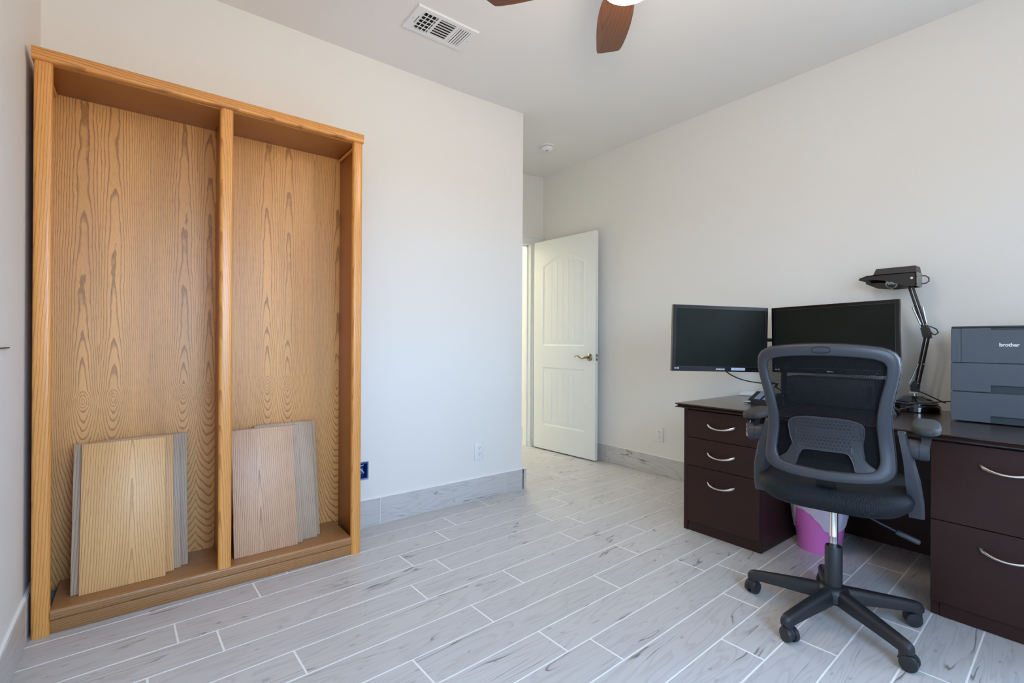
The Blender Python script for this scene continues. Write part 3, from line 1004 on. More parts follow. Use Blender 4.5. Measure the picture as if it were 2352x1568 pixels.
tube(bm, bez((2.79, 1.515, 0.886), (2.86, 1.49, 0.83), (2.97, 1.44, 0.80), (3.13, 1.36, 0.80), 14), 0.0035, 6)
tube(bm, bez((2.99, 1.41, 0.88), (3.02, 1.39, 0.84), (3.06, 1.38, 0.81), (3.13, 1.37, 0.80), 10), 0.003, 6)
tube(bm, [(3.13, 1.36, 0.80), (3.135, 1.37, 0.79), (3.13, 1.375, 0.775), (3.12, 1.36, 0.78), (3.13, 1.355, 0.80)], 0.004, 6)
tube(bm, bez((3.13, 1.37, 0.78), (3.10, 1.30, 0.74), (3.12, 1.22, 0.7145), (3.20, 1.20, 0.7140), 10), 0.0035, 6)
tag(finish('cable', bm, 'black', None, 60), 'thin black cables hanging below the left monitor toward the stand', 'cable')
# black computer case seen through the mesh of the chair
def case():
    root = tag(empty('computer_case', (3.02, 0.96, 0.7103)), 'black boxy computer case under the right monitor, half hidden by the chair back', 'computer')
    bm = bmesh.new(); box(bm, -0.07, 0.09, -0.155, 0.27, 0, 0.152, 0.004)
    finish('body', bm, 'blackmatte', root, 30)
    bm = bmesh.new(); box(bm, -0.075, -0.069, -0.15, 0.265, 0.004, 0.148, 0.002)
    finish('front_panel', bm, 'black', root, 30)
    for y in (-0.13, 0.24):
        bx('vent_slot', -0.0765, -0.074, y-0.012, y+0.012, 0.03, 0.12, 'blackmatte', root)
case()
def router():
    root = tag(empty('router', (3.165, 1.545, 0.7103), R(20)), 'small white square network box on the far corner of the desk', 'router')
    bm = bmesh.new()
    rings = []
    for s, z in ((0.060, 0.0), (0.062, 0.003), (0.062, 0.006), (0.040, 0.024), (0.036, 0.026)):
        rings.append([(s*a, s*b_, z) for a, b_ in ((-1, -1), (1, -1), (1, 1), (-1, 1))])
    loft(bm, rings)
    finish('housing', bm, 'whiteplastic', root, 20)
    bm = bmesh.new(); lathe(bm, [(0.010, 0.0255), (0.010, 0.0268)], 16)
    finish('status_button', bm, 'whitemetal', root, 40)
router()
def gadget():
    root = tag(empty('desk_calculator', (2.775, 1.268, 0.7103), R(-8)), 'small black gadget with two grey-blue panels behind the left armrest', 'gadget')
    bm = bmesh.new()
    prism(bm, [(-0.05, 0.0), (0.05, 0.0), (0.05, 0.060), (0.03, 0.064), (-0.05, 0.022)], 'Y', -0.07, 0.07)
    finish('body', bm, 'black', root, 25)
    def ip(name, y0, y1, mat):
        bm = bmesh.new()
        pts = [(-0.044, 0.0262), (0.022, 0.0612), (0.022, 0.0632), (-0.044, 0.0282)]
        prism(bm, pts, 'Y', y0, y1)
        return finish(name, bm, mat, root, 25)
    ip('display', 0.006, 0.040, 'lcd'); ip('display', -0.055, -0.010, 'lcd')
    bm = bmesh.new(); tube(bm, [(-0.045, 0.060, 0.008), (-0.085, 0.075, 0.010)], [0.008, 0.006], 10)
    finish('connector', bm, 'steel', root, 40)
gadget()
def mouse():
    root = tag(empty('computer_mouse', (2.885, 0.718, 0.7103), R(95)), 'black computer mouse on the desk right behind the chair back', 'mouse')
    bm = bmesh.new()
    rings = []
    for k in range(9):
        t = -1+2*k/8
        wd = 0.031*math.sqrt(max(0.02, 1-abs(t)**3))
        hh = 0.036*math.sqrt(max(0.02, 1-(abs(t-0.1)/1.1)**2.2))
        rings.append([(wd*math.cos(a), 0.055*t, hh*max(0.0, math.sin(a))**0.8) for a in [PI*q/8 for q in range(9)]])
    loft(bm, rings)
    finish('shell', bm, 'blackgloss', root, 50)
    bm = bmesh.new(); lathe(bm, [(0.009, -0.003), (0.009, 0.003)], 12, (0, 0.028, 0.030), 'X')
    finish('scroll_wheel', bm, 'chairgrey', root, 40)
mouse()

# ------------------------------------------------------------------ printer
def printer():
    Y0, Y1, X0, X1 = 0.130, 0.5045, 2.862, 3.225
    root = tag(empty('printer', ((X0+X1)/2, (Y0+Y1)/2, 0.7103)), 'dark slate grey laser printer with stacked paper trays at the desk end', 'printer')
    L = Vector(root.location)
    def P(name, x0, x1, y0, y1, z0, z1, mat, bev=0.0, seg=2, par=root, off=Vector((0, 0, 0))):
        o = bx(name, x0, x1, y0, y1, z0, z1, mat, par, bev, seg)
        o.location = o.location-L-off
        return o
    for x in (X0+0.03, X1-0.03):
        for y in (Y0+0.03, Y1-0.03):
            P('foot', x-0.01, x+0.01, y-0.01, y+0.01, 0.7103, 0.716, 'black')
    P('body', X0+0.012, X1, Y0+0.003, Y1-0.003, 0.715, 1.118, 'printer', 0.006)
    def front(name, y0, y1, z0, z1, holes=()):
        bm = bmesh.new()
        c = Vector((X0+0.006, (y0+y1)/2, (z0+z1)/2))
        plate(bm, 'YZ', y0, y1, z0, z1, X0, X0+0.0125, holes)
        vs_ = [v for v in bm.verts]
        o = finish(name, bm, 'printer', root, 0)
        o.data.transform(Matrix.Translation(-c))
        o.location = c-L
        md = o.modifiers.new('b', 'BEVEL'); md.width = 0.0022; md.segments = 2; md.limit_method = 'ANGLE'
        return o
    yn0, yn1 = 0.258, 0.3765
    front('paper_tray', Y0, Y1, 0.7145, 0.8405, [(yn0, yn1, 0.70, 0.7435)])
    front('paper_tray', Y0, Y1, 0.8440, 0.9675, [(yn0, yn1, 0.83, 0.8745)])
    up_ = front('front_door', Y0, Y1-0.034, 0.9695, 1.1195, [(yn0, yn1, 1.1105, 1.13)])
    front('side_column', Y1-0.033, Y1, 0.9695, 1.1195)
    P('grip', X0+0.008, X0+0.013, yn0, yn1, 0.7145, 0.7435, 'printerdark')
    P('grip', X0+0.008, X0+0.013, yn0, yn1, 0.844, 0.8745, 'printerdark')
    P('grip', X0+0.006, X0+0.013, yn0, yn1, 1.1105, 1.119, 'printerdark')
    P('top_cover', X0+0.001, X1, Y0+0.001, Y1-0.001, 1.1195, 1.1285, 'printertop', 0.003)
    t = text_obj('lettering', 'brother', 0.0205, 'ink', up_, Vector((X0-0.0006, 0.3215, 1.0475))-Vector((X0+0.006, (Y0+Y1-0.034)/2, (0.9695+1.1195)/2)), (R(90), 0, R(-90)), offset=0.0007)
    t.scale = (0.92, 1.0, 1.0)
printer()

# ------------------------------------------------------------------ desk lamp
def desk_lamp():
    BX, BY, BZ = 3.128, 0.690, 0.7103
    root = tag(empty('desk_lamp', (BX, BY, BZ)), 'black articulated desk lamp with boxy head beside the printer', 'lamp')
    bm = bmesh.new()
    lathe(bm, [(0.100, 0.0), (0.104, 0.004), (0.104, 0.026), (0.099, 0.032), (0.096, 0.034), (0.096, 0.042), (0.090, 0.046)], 40)
    base = finish('base', bm, 'blackgloss', root, 35)
    bm = bmesh.new()
    lathe(bm, [(0.089, 0.045), (0.086, 0.050), (0.042, 0.075), (0.036, 0.077), (0.012, 0.078)], 8)
    finish('base_cover', bm, 'blackgloss', root, 15)
    bm = bmesh.new(); lathe(bm, [(0.010, 0.076), (0.010, 0.095)], 14)
    box(bm, -0.012, 0.012, -0.018, 0.018, 0.088, 0.096)
    finish('swivel', bm, 'steel', root, 40)
    a = Vector((0.0, -0.004, 0.095))
    el = Vector((0.0, 0.640-BY, 1.094-BZ))
    hd = Vector((0.0, 0.7066-BY, 1.345-BZ))
    # lower arm: twin square rods
    def rods(name, p, q, dy):
        bm = bmesh.new()
        dv = (q-p).normalized()
        pv = Vector((0, dv.z, -dv.y))
        for s in (-1, 1):
            o = Vector((0.006*s, 0, 0))+pv*(0.0085*s)
            tube(bm, [p+o, q+o], 0.0055, 4)
        return finish(name, bm, 'black', root, 30)
    d1 = (el-a).normalized(); d2 = (hd-el).normalized()
    rods('lower_arm', a+d1*0.02, el-d1*0.004, 0.007)
    rods('upper_arm', el+d2*0.03, hd, 0.007)
    # joints
    bm = bmesh.new()
    prism(bm, [(-0.020, 0.095), (0.012, 0.095), (0.016, 0.125), (0.004, 0.150), (-0.008, 0.150), (-0.022, 0.130)], 'X', -0.008, 0.008)
    finish('joint', bm, 'black', root, 30)
    bm = bmesh.new()
    e = el
    prism(bm, [(e.y-0.018, e.z-0.016), (e.y+0.016, e.z-0.012), (e.y+0.026, e.z+0.035), (e.y+0.008, e.z+0.055), (e.y-0.004, e.z+0.05), (e.y-0.014, e.z+0.02)], 'X', -0.009, 0.009)
    finish('joint', bm, 'black', root, 30)
    bm = bmesh.new()
    lathe(bm, [(0.012, -0.014), (0.012, 0.014)], 14, (e.x, e.y-0.004, e.z+0.012), 'X')
    finish('knob', bm, 'black', root, 40)
    bm = bmesh.new()
    tube(bm, [(e.x, e.y-0.01, e.z+0.045), (e.x, e.y-0.035, e.z+0.03), (e.x, e.y-0.042, e.z+0.012), (e.x, e.y-0.03, e.z+0.002), (e.x, e.y-0.012, e.z+0.01)], 0.003, 6)
    finish('cord_loop', bm, 'black', root, 60)
    # springs
    def spring(p, q, n=14):
        bm = bmesh.new()
        tube(bm, [p, q], 0.0042, 8)
        d = (q-p)
        for k in range(n):
            c = p+d*(k+0.5)/n
        for t in (0.0, 1.0):
            c = p+d*t
            tube(bm, [c+Vector((-0.012, 0, 0)), c+Vector((0.012, 0, 0))], 0.003, 6)
        return finish('spring', bm, 'steel', root, 40)
    sa = a+d1*0.035
    for s in (-1, 1):
        spring(a+d1*0.045+Vector((0.0, 0.030*(1 if s > 0 else -0.2), 0)), a+d1*0.145+Vector((0.0, 0.012*s, 0)))
        spring(el+d2*0.055+Vector((0, 0.012*s, 0)), el+d2*0.150+Vector((0, 0.020*s, 0)))
    # head
    hx = 0.052
    def zr(z): return z-BZ
    def yr(y): return y-BY
    bm = bmesh.new()
    side = [(0.672, 1.342), (0.700, 1.342), (0.735, 1.352), (0.775, 1.372), (0.820, 1.384), (0.870, 1.390), (0.915, 1.391), (0.912, 1.402), (0.880, 1.412), (0.800, 1.414), (0.674, 1.412)]
    sp = [(yr(y), zr(z)) for y, z in side]
    prism(bm, sp, 'X', -hx, -hx+0.003)
    far = [(0.672, 1.342), (0.780, 1.338), (0.860, 1.350), (0.915, 1.380), (0.912, 1.402), (0.880, 1.412), (0.674, 1.412)]
    prism(bm, [(yr(y), zr(z)) for y, z in far], 'X', hx-0.003, hx)
    box(bm, -hx, hx, yr(0.672), yr(0.676), zr(1.342), zr(1.412))
    box(bm, -hx, hx, yr(0.674), yr(0.885), zr(1.409), zr(1.413))
    prism(bm, [(yr(0.880), zr(1.412)), (yr(0.912), zr(1.402)), (yr(0.918), zr(1.391)), (yr(0.914), zr(1.390)), (yr(0.909), zr(1.400)), (yr(0.878), zr(1.409))], 'X', -hx, hx)
    shade = finish('lamp_shade', bm, 'blackgloss', root, 30)
    bm = bmesh.new()
    rings = []
    for (ya, yb, hw, z) in ((0.6745, 0.855, 0.049, 1.411), (0.678, 0.843, 0.040, 1.4445), (0.682, 0.838, 0.036, 1.446)):
        rings.append([(-hw, yr(ya), zr(z)), (hw, yr(ya), zr(z)), (hw, yr(yb), zr(z)), (-hw, yr(yb), zr(z))])
    loft(bm, rings)
    finish('housing', bm, 'black', root, 0)
    bx('reflector', -hx+0.006, hx-0.006, yr(0.69), yr(0.87), zr(1.400), zr(1.408), 'nickel', root)
    bm = bmesh.new()
    prof = [(0.002, -0.033), (0.018, -0.027), (0.028, -0.012), (0.030, 0.003), (0.022, 0.02), (0.012, 0.032)]
    lathe(bm, prof, 20, (0.0, yr(0.785), zr(1.3725)))
    finish('light_bulb', bm, 'bulb', root, 50)
    bm = bmesh.new(); lathe(bm, [(0.006, -hx-0.004), (0.006, -hx+0.002)], 12, (0, yr(0.690), zr(1.382)), 'X')
    finish('pivot_screw', bm, 'chrome', root, 40)
    bm = bmesh.new(); tube(bm, [(-0.03, yr(0.722), zr(1.350)), (-0.03, yr(0.725), zr(1.332))], 0.003, 6)
    finish('switch', bm, 'black', root, 40)
    bm = bmesh.new()
    tube(bm, [(0, yr(0.663), zr(1.395)), (0, yr(0.648), zr(1.394)), (0, yr(0.635), zr(1.382)), (0, yr(0.634), zr(1.366)), (0, yr(0.645), zr(1.356)), (0, yr(0.663), zr(1.355))], 0.0028, 6)
    finish('cord_loop', bm, 'black', root, 60)
    # cords
    bm = bmesh.new()
    tube(bm, bez((0.0, -0.018, 0.100), (0.01, -0.05, 0.085), (0.02, -0.085, 0.062), (0.05, -0.112, 0.045), 10), 0.0032, 6)
    finish('cord', bm, 'black', root, 60)
desk_lamp()
bm = bmesh.new()
tube(bm, bez((2.93, 0.715, 0.728), (2.96, 0.66, 0.745), (3.0, 0.60, 0.775), (3.05, 0.545, 0.776), 10)+[(3.10, 0.52, 0.776)], 0.0025, 6)
tag(finish('mouse_cord', bm, 'black', None, 60), 'thin black cord crossing in front of the desk lamp base', 'cord')

# ------------------------------------------------------------------ waste basket
def bin_r(z): return 0.094+0.036*z/0.30
BINC = (2.765, 0.992)
def waste_bin():
    root = tag(empty('waste_bin', (BINC[0], BINC[1], 0.0005)), 'pink plastic waste basket under the desk behind the office chair', 'waste bin')
    bm = bmesh.new()
    lathe(bm, [(bin_r(0)-0.004, 0), (bin_r(0), 0.004), (bin_r(0.29), 0.29), (bin_r(0.29)+0.004, 0.295), (bin_r(0.29), 0.30), (bin_r(0.29)-0.004, 0.292), (bin_r(0)-0.004, 0.008)], 48)
    finish('bucket', bm, 'bin', root, 40)
waste_bin()
bm = bmesh.new()
n, mrows = 96, 9
top_in, rows = None, []
def hem(a):
    """how far the bag hangs down at angle a (seen side of the bin lies towards -x)"""
    d = math.degrees(a) % 360
    pts = [(0, .10), (90, .12), (112, .165), (122, .20), (133, .20), (142, .14), (151, .094), (166, .088), (180, .105), (196, .14), (214, .18), (230, .188), (246, .178), (264, .165), (282, .13), (360, .10)]
    for (p, v), (q, u) in zip(pts, pts[1:]):
        if p <= d <= q:
            t = (d-p)/(q-p); t = t*t*(3-2*t)
            return v+(u-v)*t
for i in range(mrows+1):
    ring = []
    for k in range(n):
        a = 2*PI*k/n
        t = i/mrows
        z = 0.307-hem(a)*t-0.003*math.sin(9*a)*t
        r = bin_r(z)+0.0065+0.0025*math.sin(13*a+3*t)*math.sin(2.2*t+0.4)+0.0025*t*math.sin(5*a+1)**2
        ring.append(bm.verts.new((r*math.cos(a), r*math.sin(a), z)))
    rows.append(ring)
ring = [bm.verts.new(((bin_r(0.28)-0.009)*math.cos(2*PI*k/n), (bin_r(0.28)-0.009)*math.sin(2*PI*k/n), 0.305)) for k in range(n)]
ring2 = [bm.verts.new(((bin_r(0.1)-0.012)*math.cos(2*PI*k/n), (bin_r(0.1)-0.012)*math.sin(2*PI*k/n), 0.12)) for k in range(n)]
rows = [ring2, ring]+rows
for A, B in zip(rows, rows[1:]):
    for k in range(n): bm.faces.new((A[k], A[(k+1) % n], B[(k+1) % n], B[k]))
o = finish('bin_liner', bm, 'liner', None, 60, (BINC[0], BINC[1], 0.0))
tag(o, 'thin white plastic bag folded over the rim of the pink bin', 'bag')

# ------------------------------------------------------------------ office chair
HUB = (2.0985, 0.703)
OUTP = [(0.0, 0.5819), (0.0307, 0.582), (0.0621, 0.5833), (0.095, 0.5856), (0.1299, 0.59), (0.1662, 0.5984), (0.1914, 0.6236), (0.1905, 0.6688), (0.1867, 0.7072), (0.1835, 0.739), (0.1808, 0.7665), (0.1799, 0.7913), (0.1804, 0.815), (0.183, 0.8391), (0.1863, 0.8649), (0.1912, 0.8942), (0.1987, 0.9297), (0.2054, 0.9726), (0.1994, 1.0144), (0.1683, 1.0343), (0.1305, 1.041), (0.0951, 1.0445), (0.0622, 1.047), (0.0307, 1.0485), (0.0, 1.0489)]
INP = [(0.0, 0.6152), (0.0263, 0.6155), (0.053, 0.6171), (0.081, 0.6194), (0.1105, 0.6235), (0.1409, 0.6314), (0.1525, 0.6625), (0.1477, 0.7017), (0.145, 0.7313), (0.1429, 0.7558), (0.1414, 0.7771), (0.1425, 0.7962), (0.1438, 0.815), (0.1464, 0.8343), (0.1498, 0.8551), (0.154, 0.8788), (0.161, 0.9079), (0.1691, 0.9448), (0.1709, 0.9859), (0.1419, 1.0), (0.109, 1.0038), (0.0792, 1.0063), (0.0516, 1.0076), (0.0255, 1.0084), (0.0, 1.0087)]
def mirror(h): return h+[(-x, z) for x, z in reversed(h[1:-1])]
def yback(x, z):
    return -0.27+0.8*x*x+0.03*math.exp(-((z-0.70)/0.12)**2)-0.06*max(0, z-0.75)/0.3
def smooth_loop(P, it=1):
    for _ in range(it):
        n = len(P)
        Q = []
        for i in range(n):
            a, b_ = P[i], P[(i+1) % n]
            Q.append((a[0]*0.75+b_[0]*0.25, a[1]*0.75+b_[1]*0.25))
            Q.append((a[0]*0.25+b_[0]*0.75, a[1]*0.25+b_[1]*0.75))
        P = Q
    return P
def chair():
    root = tag(empty('office_chair', (HUB[0], HUB[1], 0), R(12-90)), 'black mesh-back swivel office chair seen from behind at the desk', 'chair')
    O, I = smooth_loop(mirror(OUTP)), smooth_loop(mirror(INP))
    n = len(O)
    # back frame: rounded ring
    bm = bmesh.new()
    rings = []
    sec = [(0.0, 0.012), (0.0, 0.002), (0.05, -0.0025), (0.14, -0.0045), (0.5, -0.006), (0.82, -0.0035), (0.94, 0.0005), (1.0, 0.008), (0.98, 0.020), (0.5, 0.024), (0.04, 0.022)]
    for i in range(n):
        r_ = []
        for s, dy in sec:
            x = I[i][0]+(O[i][0]-I[i][0])*s
            z = I[i][1]+(O[i][1]-I[i][1])*s
            r_.append((x, yback(x, z)+dy, z))
        rings.append(r_)
    rings.append(rings[0])
    R_ = [[bm.verts.new(p) for p in r] for r in rings[:-1]]
    m_ = len(sec)
    for i in range(n):
        A, B = R_[i], R_[(i+1) % n]
        for k in range(m_): bm.faces.new((A[k], A[(k+1) % m_], B[(k+1) % m_], B[k]))
    finish('back_frame', bm, 'chairgrey', root, 50)
    # oval badge outline on the top bar
    bm = bmesh.new()
    pts = []
    for k in range(32):
        a = 2*PI*k/32
        x = 0.026*math.copysign(abs(math.cos(a))**0.75, math.cos(a)); z = 1.0285+0.0105*math.copysign(abs(math.sin(a))**0.8, math.sin(a))
        pts.append((x, yback(x, z)-0.0068, z))
    tube(bm, pts, 0.0010, 5, closed=True)
    finish('oval_mark', bm, 'blackmatte', root, 50)
    # mesh
    bm = bmesh.new()
    C0 = (0.0, 0.815)
    prev = None
    for j in range(9):
        t = 1.02*(1-j/9)
        ring = []
        for i in range(n):
            x = C0[0]+(I[i][0]-C0[0])*t; z = C0[1]+(I[i][1]-C0[1])*t
            ring.append(bm.verts.new((x, yback(x, z)+0.011+0.006*(1-t*t)*0, z)))
        if prev:
            for i in range(n): bm.faces.new((prev[i], prev[(i+1) % n], ring[(i+1) % n], ring[i]))
        prev = ring
    bm.faces.new(prev)
    finish('mesh_panel', bm, 'meshback', root, 60)
    # welt along the front of the mesh frame
    bm = bmesh.new()
    tube(bm, [(O[i][0]*0.985, yback(O[i][0], O[i][1])+0.024, C0[1]+(O[i][1]-C0[1])*0.99) for i in range(n)], 0.0065, 6, closed=True)
    finish('mesh_welt', bm, 'meshseat', root, 60)
    # lumbar support
    half = [(0.0, 0.797), (0.045, 0.797), (0.078, 0.793), (0.098, 0.786), (0.109, 0.774), (0.111, 0.756), (0.105, 0.712), (0.096, 0.694), (0.095, 0.683), (0.104, 0.668), (0.124, 0.648), (0.147, 0.632), (0.130, 0.622), (0.088, 0.617), (0.081, 0.648), (0.072, 0.671), (0.062, 0.680), (0.030, 0.681), (0.0, 0.681)]
    LP = smooth_loop(mirror(half))
    bm = bmesh.new()
    vs_ = [bm.verts.new((x, 0, z)) for x, z in LP]
    f = bm.faces.new(vs_)
    bmesh.ops.triangulate(bm, faces=[f])
    bmesh.ops.subdivide_edges(bm, edges=[e for e in bm.edges if e.calc_length() > 0.02], cuts=2, use_grid_fill=True)
    bmesh.ops.triangulate(bm, faces=bm.faces)
    ext = bmesh.ops.extrude_face_region(bm, geom=bm.faces[:])
    nv = {v for v in ext['geom'] if isinstance(v, bmesh.types.BMVert)}
    for v in bm.verts:
        y = yback(v.co.x, v.co.z)
        v.co.y = y+(0.0035 if v in nv else 0.0095)
    lum = finish('lumbar_support', bm, 'lumbar', root, 30)
    bm = bmesh.new()
    tube(bm, [(x, yback(x, z)+0.0035, z) for x, z in LP], 0.0022, 6, closed=True)
    finish('support_rim', bm, 'chairgrey', lum, 60)
    # perforations: raised black discs, the shade of holes put into the colour
    bm = bmesh.new()
    for j in range(9):
        z = 0.786-j*0.0118
        for i in range(-10, 11):
            x = i*0.0112+(0.0056 if j % 2 else 0)
            lim = 0.100 if z > 0.72 else 0.100-(0.72-z)*0.9
            if abs(x) > lim-(0.012 if j == 0 else 0): continue
            if z < 0.695 and abs(x) > 0.085: continue
            rr = 0.0027+0.0012*max(0, 1-(x/0.09)**2-((z-0.737)/0.055)**2)
            y = yback(x, z)+0.0030
            lathe(bm, [(rr, 0.0), (rr*0.8, -0.0006)], 8, (x, y, z), 'Y')
    pf = finish('painted_hole', bm, 'blackmatte', lum, 0)
    pf['kind'] = 'stuff'
    # seat cushion
    bm = bmesh.new()
    rings = []
    def sq(t, a, e=4.0): return a*math.copysign(abs(t)**(2/e), t)
    for s, z, dz in ((0.70, 0.456, 0), (0.90, 0.460, 0), (0.975, 0.474, 0), (1.0, 0.496, 0), (0.995, 0.518, 0), (0.96, 0.537, 0), (0.86, 0.547, 0), (0.6, 0.551, 0), (0.2, 0.552, 0)):
        ring = []
        for k in range(56):
            a = 2*PI*k/56
            x = sq(math.cos(a), 0.243*s)
            y = 0.03+sq(math.sin(a), 0.245*s)
            lift = 0.030*(abs(x)/0.243)**3          # edges curl up
            ring.append((x, y, z+lift*(0.7 if z < 0.5 else 0.25)))
        rings.append(ring)
    loft(bm, rings)
    finish('seat', bm, 'meshseat', root, 60)
    # under-seat mechanism
    bm = bmesh.new()
    box(bm, -0.080, 0.080, -0.04, 0.16, 0.444, 0.462, 0.006)
    box(bm, -0.035, 0.035, -0.035, 0.06, 0.428, 0.448, 0.006)
    finish('mechanism', bm, 'black', root, 35)
    bm = bmesh.new()
    prism(bm, [(-0.06, 0.448), (-0.175, 0.535), (-0.243, 0.602), (-0.237, 0.608), (-0.168, 0.546), (-0.06, 0.464)], 'X', -0.030, 0.030)
    finish('back_bracket', bm, 'blackmatte', root, 25)
    bm = bmesh.new()
    tube(bm, [(0.04, 0.03, 0.440), (0.085, 0.03, 0.420), (0.12, 0.03, 0.398), (0.185, 0.03, 0.372)], 0.004, 8)
    lev = finish('lever', bm, 'black', root, 50)
    bm = bmesh.new()
    mt = Matrix.Translation((0.218, 0.03, 0.360)) @ Matrix.Rotation(R(19), 4, 'Y')
    box(bm, -0.036, 0.036, -0.012, 0.012, -0.008, 0.008, 0.006, 3, mt)
    finish('lever_grip', bm, 'chairgrey', lev, 50)
    # gas column
    bm = bmesh.new()
    lathe(bm, [(0.014, 0.26), (0.014, 0.315), (0.0148, 0.316), (0.0148, 0.318), (0.014, 0.319), (0.014, 0.440)], 24)
    finish('gas_column', bm, 'chrome', root, 40)
    bm = bmesh.new()
    lathe(bm, [(0.029, 0.10), (0.029, 0.275), (0.026, 0.280), (0.0145, 0.281)], 28)
    finish('column_sleeve', bm, 'black', root, 40)
    # five-star base
    bm = bmesh.new()
    lathe(bm, [(0.045, 0.072), (0.052, 0.08), (0.052, 0.115), (0.042, 0.128), (0.030, 0.132)], 30)
    finish('base_hub', bm, 'black', root, 40)
    angs = [32, 104, 176, 248, 320]
    swiv = [200, 75, 250, 320, 350]
    for a, sw in zip(angs, swiv):
        ca, sa = math.cos(R(a)), math.sin(R(a))
        bm = bmesh.new()
        rings = []
        for t, hw, zt, zb in ((0.035, 0.024, 0.128, 0.074), (0.09, 0.0235, 0.121, 0.070), (0.17, 0.022, 0.109, 0.066), (0.25, 0.0205, 0.097, 0.060), (0.285, 0.0195, 0.091, 0.056), (0.300, 0.016, 0.085, 0.056), (0.307, 0.009, 0.076, 0.058)):
            ring = []
            for (u, v) in ((-1, 0), (-1, 0.6), (-0.75, 0.88), (-0.35, 1.0), (0.35, 1.0), (0.75, 0.88), (1, 0.6), (1, 0)):
                x, y, z = t, u*hw, zb+(zt-zb)*v
                ring.append((x*ca-y*sa, x*sa+y*ca, z))
            rings.append(ring)
        loft(bm, rings)
        leg = finish('leg', bm, 'black', root, 45)
        # caster
        cx, cy_ = 0.283*ca, 0.283*sa
        mt = Matrix.Translation((cx, cy_, 0)) @ Matrix.Rotation(R(sw), 4, 'Z')
        bm = bmesh.new()
        v1 = []
        lathe(bm, [(0.006, 0.04), (0.006, 0.062)], 10, mtx=mt)
        # hood
        hood = []
        for k in range(9):
            t = R(-15+k*24)
            hood.append((0.006+0.0275*math.cos(t), 0.0265+0.0275*math.sin(t)))
        hood += [(0.006-0.012, 0.030), (0.006+0.012, 0.022)]
        vs2 = loft(bm, [[(p[0], -0.0045, p[1]) for p in hood], [(p[0], 0.0045, p[1]) for p in hood]])
        bmesh.ops.transform(bm, matrix=mt, verts=vs2)
        lathe(bm, [(0.0185, 0.040), (0.0195, 0.044), (0.0195, 0.056), (0.017, 0.058)], 18, mtx=mt)
        cs = finish('caster', bm, 'black', root, 40)
        for s in (-1, 1):
            bm = bmesh.new()
            lathe(bm, [(0.020, 0.0055*s), (0.0255, 0.007*s), (0.0262, 0.016*s), (0.0245, 0.0215*s), (0.018, 0.0225*s)], 24, (0.010, 0, 0.0265), 'Y', mtx=mt)
            finish('wheel', bm, 'black', cs, 40)
    # arms
    for s in (-1, 1):
        bm = bmesh.new()
        rings = []
        for (z, xc, y0, y1) in ((0.455, 0.243, -0.055, 0.035), (0.50, 0.2415, -0.085, 0.025), (0.58, 0.2335, -0.125, -0.020), (0.66, 0.2215, -0.140, -0.052), (0.72, 0.2095, -0.138, -0.072), (0.748, 0.204, -0.128, -0.082), (0.754, 0.203, -0.118, -0.092)):
            th = 0.011+0.010*max(0.0, min(1.0, (0.70-z)/0.15))
            rings.append([(s*(xc-th), y0, z), (s*(xc+th*0.6), y0, z), (s*(xc+th), y0+0.008, z), (s*(xc+th), y1-0.008, z), (s*(xc+th*0.6), y1, z), (s*(xc-th), y1, z)])
        loft(bm, rings)
        arm = finish('arm_bracket', bm, 'chairgrey', root, 35)
        bm = bmesh.new()
        lathe(bm, [(0.031, s*0.216), (0.033, s*0.220), (0.033, s*0.246), (0.0315, s*0.2465), (0.0315, s*0.2485), (0.033, s*0.249), (0.033, s*0.270), (0.029, s*0.275)], 32, (0, -0.10, 0.697), 'X')
        finish('arm_pivot', bm, 'chairgrey', arm, 35)
        bm = bmesh.new()
        rings = []
        for (z, xc, hw, y0, y1) in ((0.668, 0.262, 0.009, -0.118, -0.072), (0.70, 0.264, 0.010, -0.132, -0.062), (0.73, 0.266, 0.012, -0.120, -0.03), (0.752, 0.267, 0.016, -0.10, 0.03)):
            rings.append([(s*(xc-hw), y0, z), (s*(xc+hw), y0, z), (s*(xc+hw), y1, z), (s*(xc-hw), y1, z)])
        loft(bm, rings)
        finish('arm_neck', bm, 'black', arm, 30)
        bm = bmesh.new()
        rings = []
        for sc_, z in ((0.80, 0.748), (0.97, 0.752), (1.0, 0.760), (0.985, 0.768), (0.90, 0.7715), (0.87, 0.7725), (0.4, 0.7735)):
            ring = []
            for k in range(32):
                a = 2*PI*k/32
                x = sq(math.cos(a), 0.040*sc_, 3.2)
                y = sq(math.sin(a), 0.145-0.145*(1-sc_)*0.25, 3.2)
                ring.append((s*(0.266+x), 0.015+y, z))
            rings.append(ring)
        loft(bm, rings)
        finish('arm_pad', bm, 'pad', arm, 50)
chair()
# beaded loop of wire on the left pivot
bm = bmesh.new()
mw = Matrix.Translation((HUB[0], HUB[1], 0)) @ Matrix.Rotation(R(12-90), 4, 'Z')
for c, r_ in (((-0.279, -0.105, 0.722), 0.010), ((-0.281, -0.098, 0.704), 0.010), ((-0.279, -0.108, 0.687), 0.009), ((-0.268, -0.108, 0.733), 0.008)):
    pts = [mw @ Vector((c[0], c[1]+r_*math.cos(2*PI*k/14), c[2]+r_*math.sin(2*PI*k/14))) for k in range(14)]
    tube(bm, pts, 0.0016, 6, closed=True)
tag(finish('wire_rings', bm, 'ink', None, 60), 'small white wire rings hanging on the chair left arm pivot', 'rings')

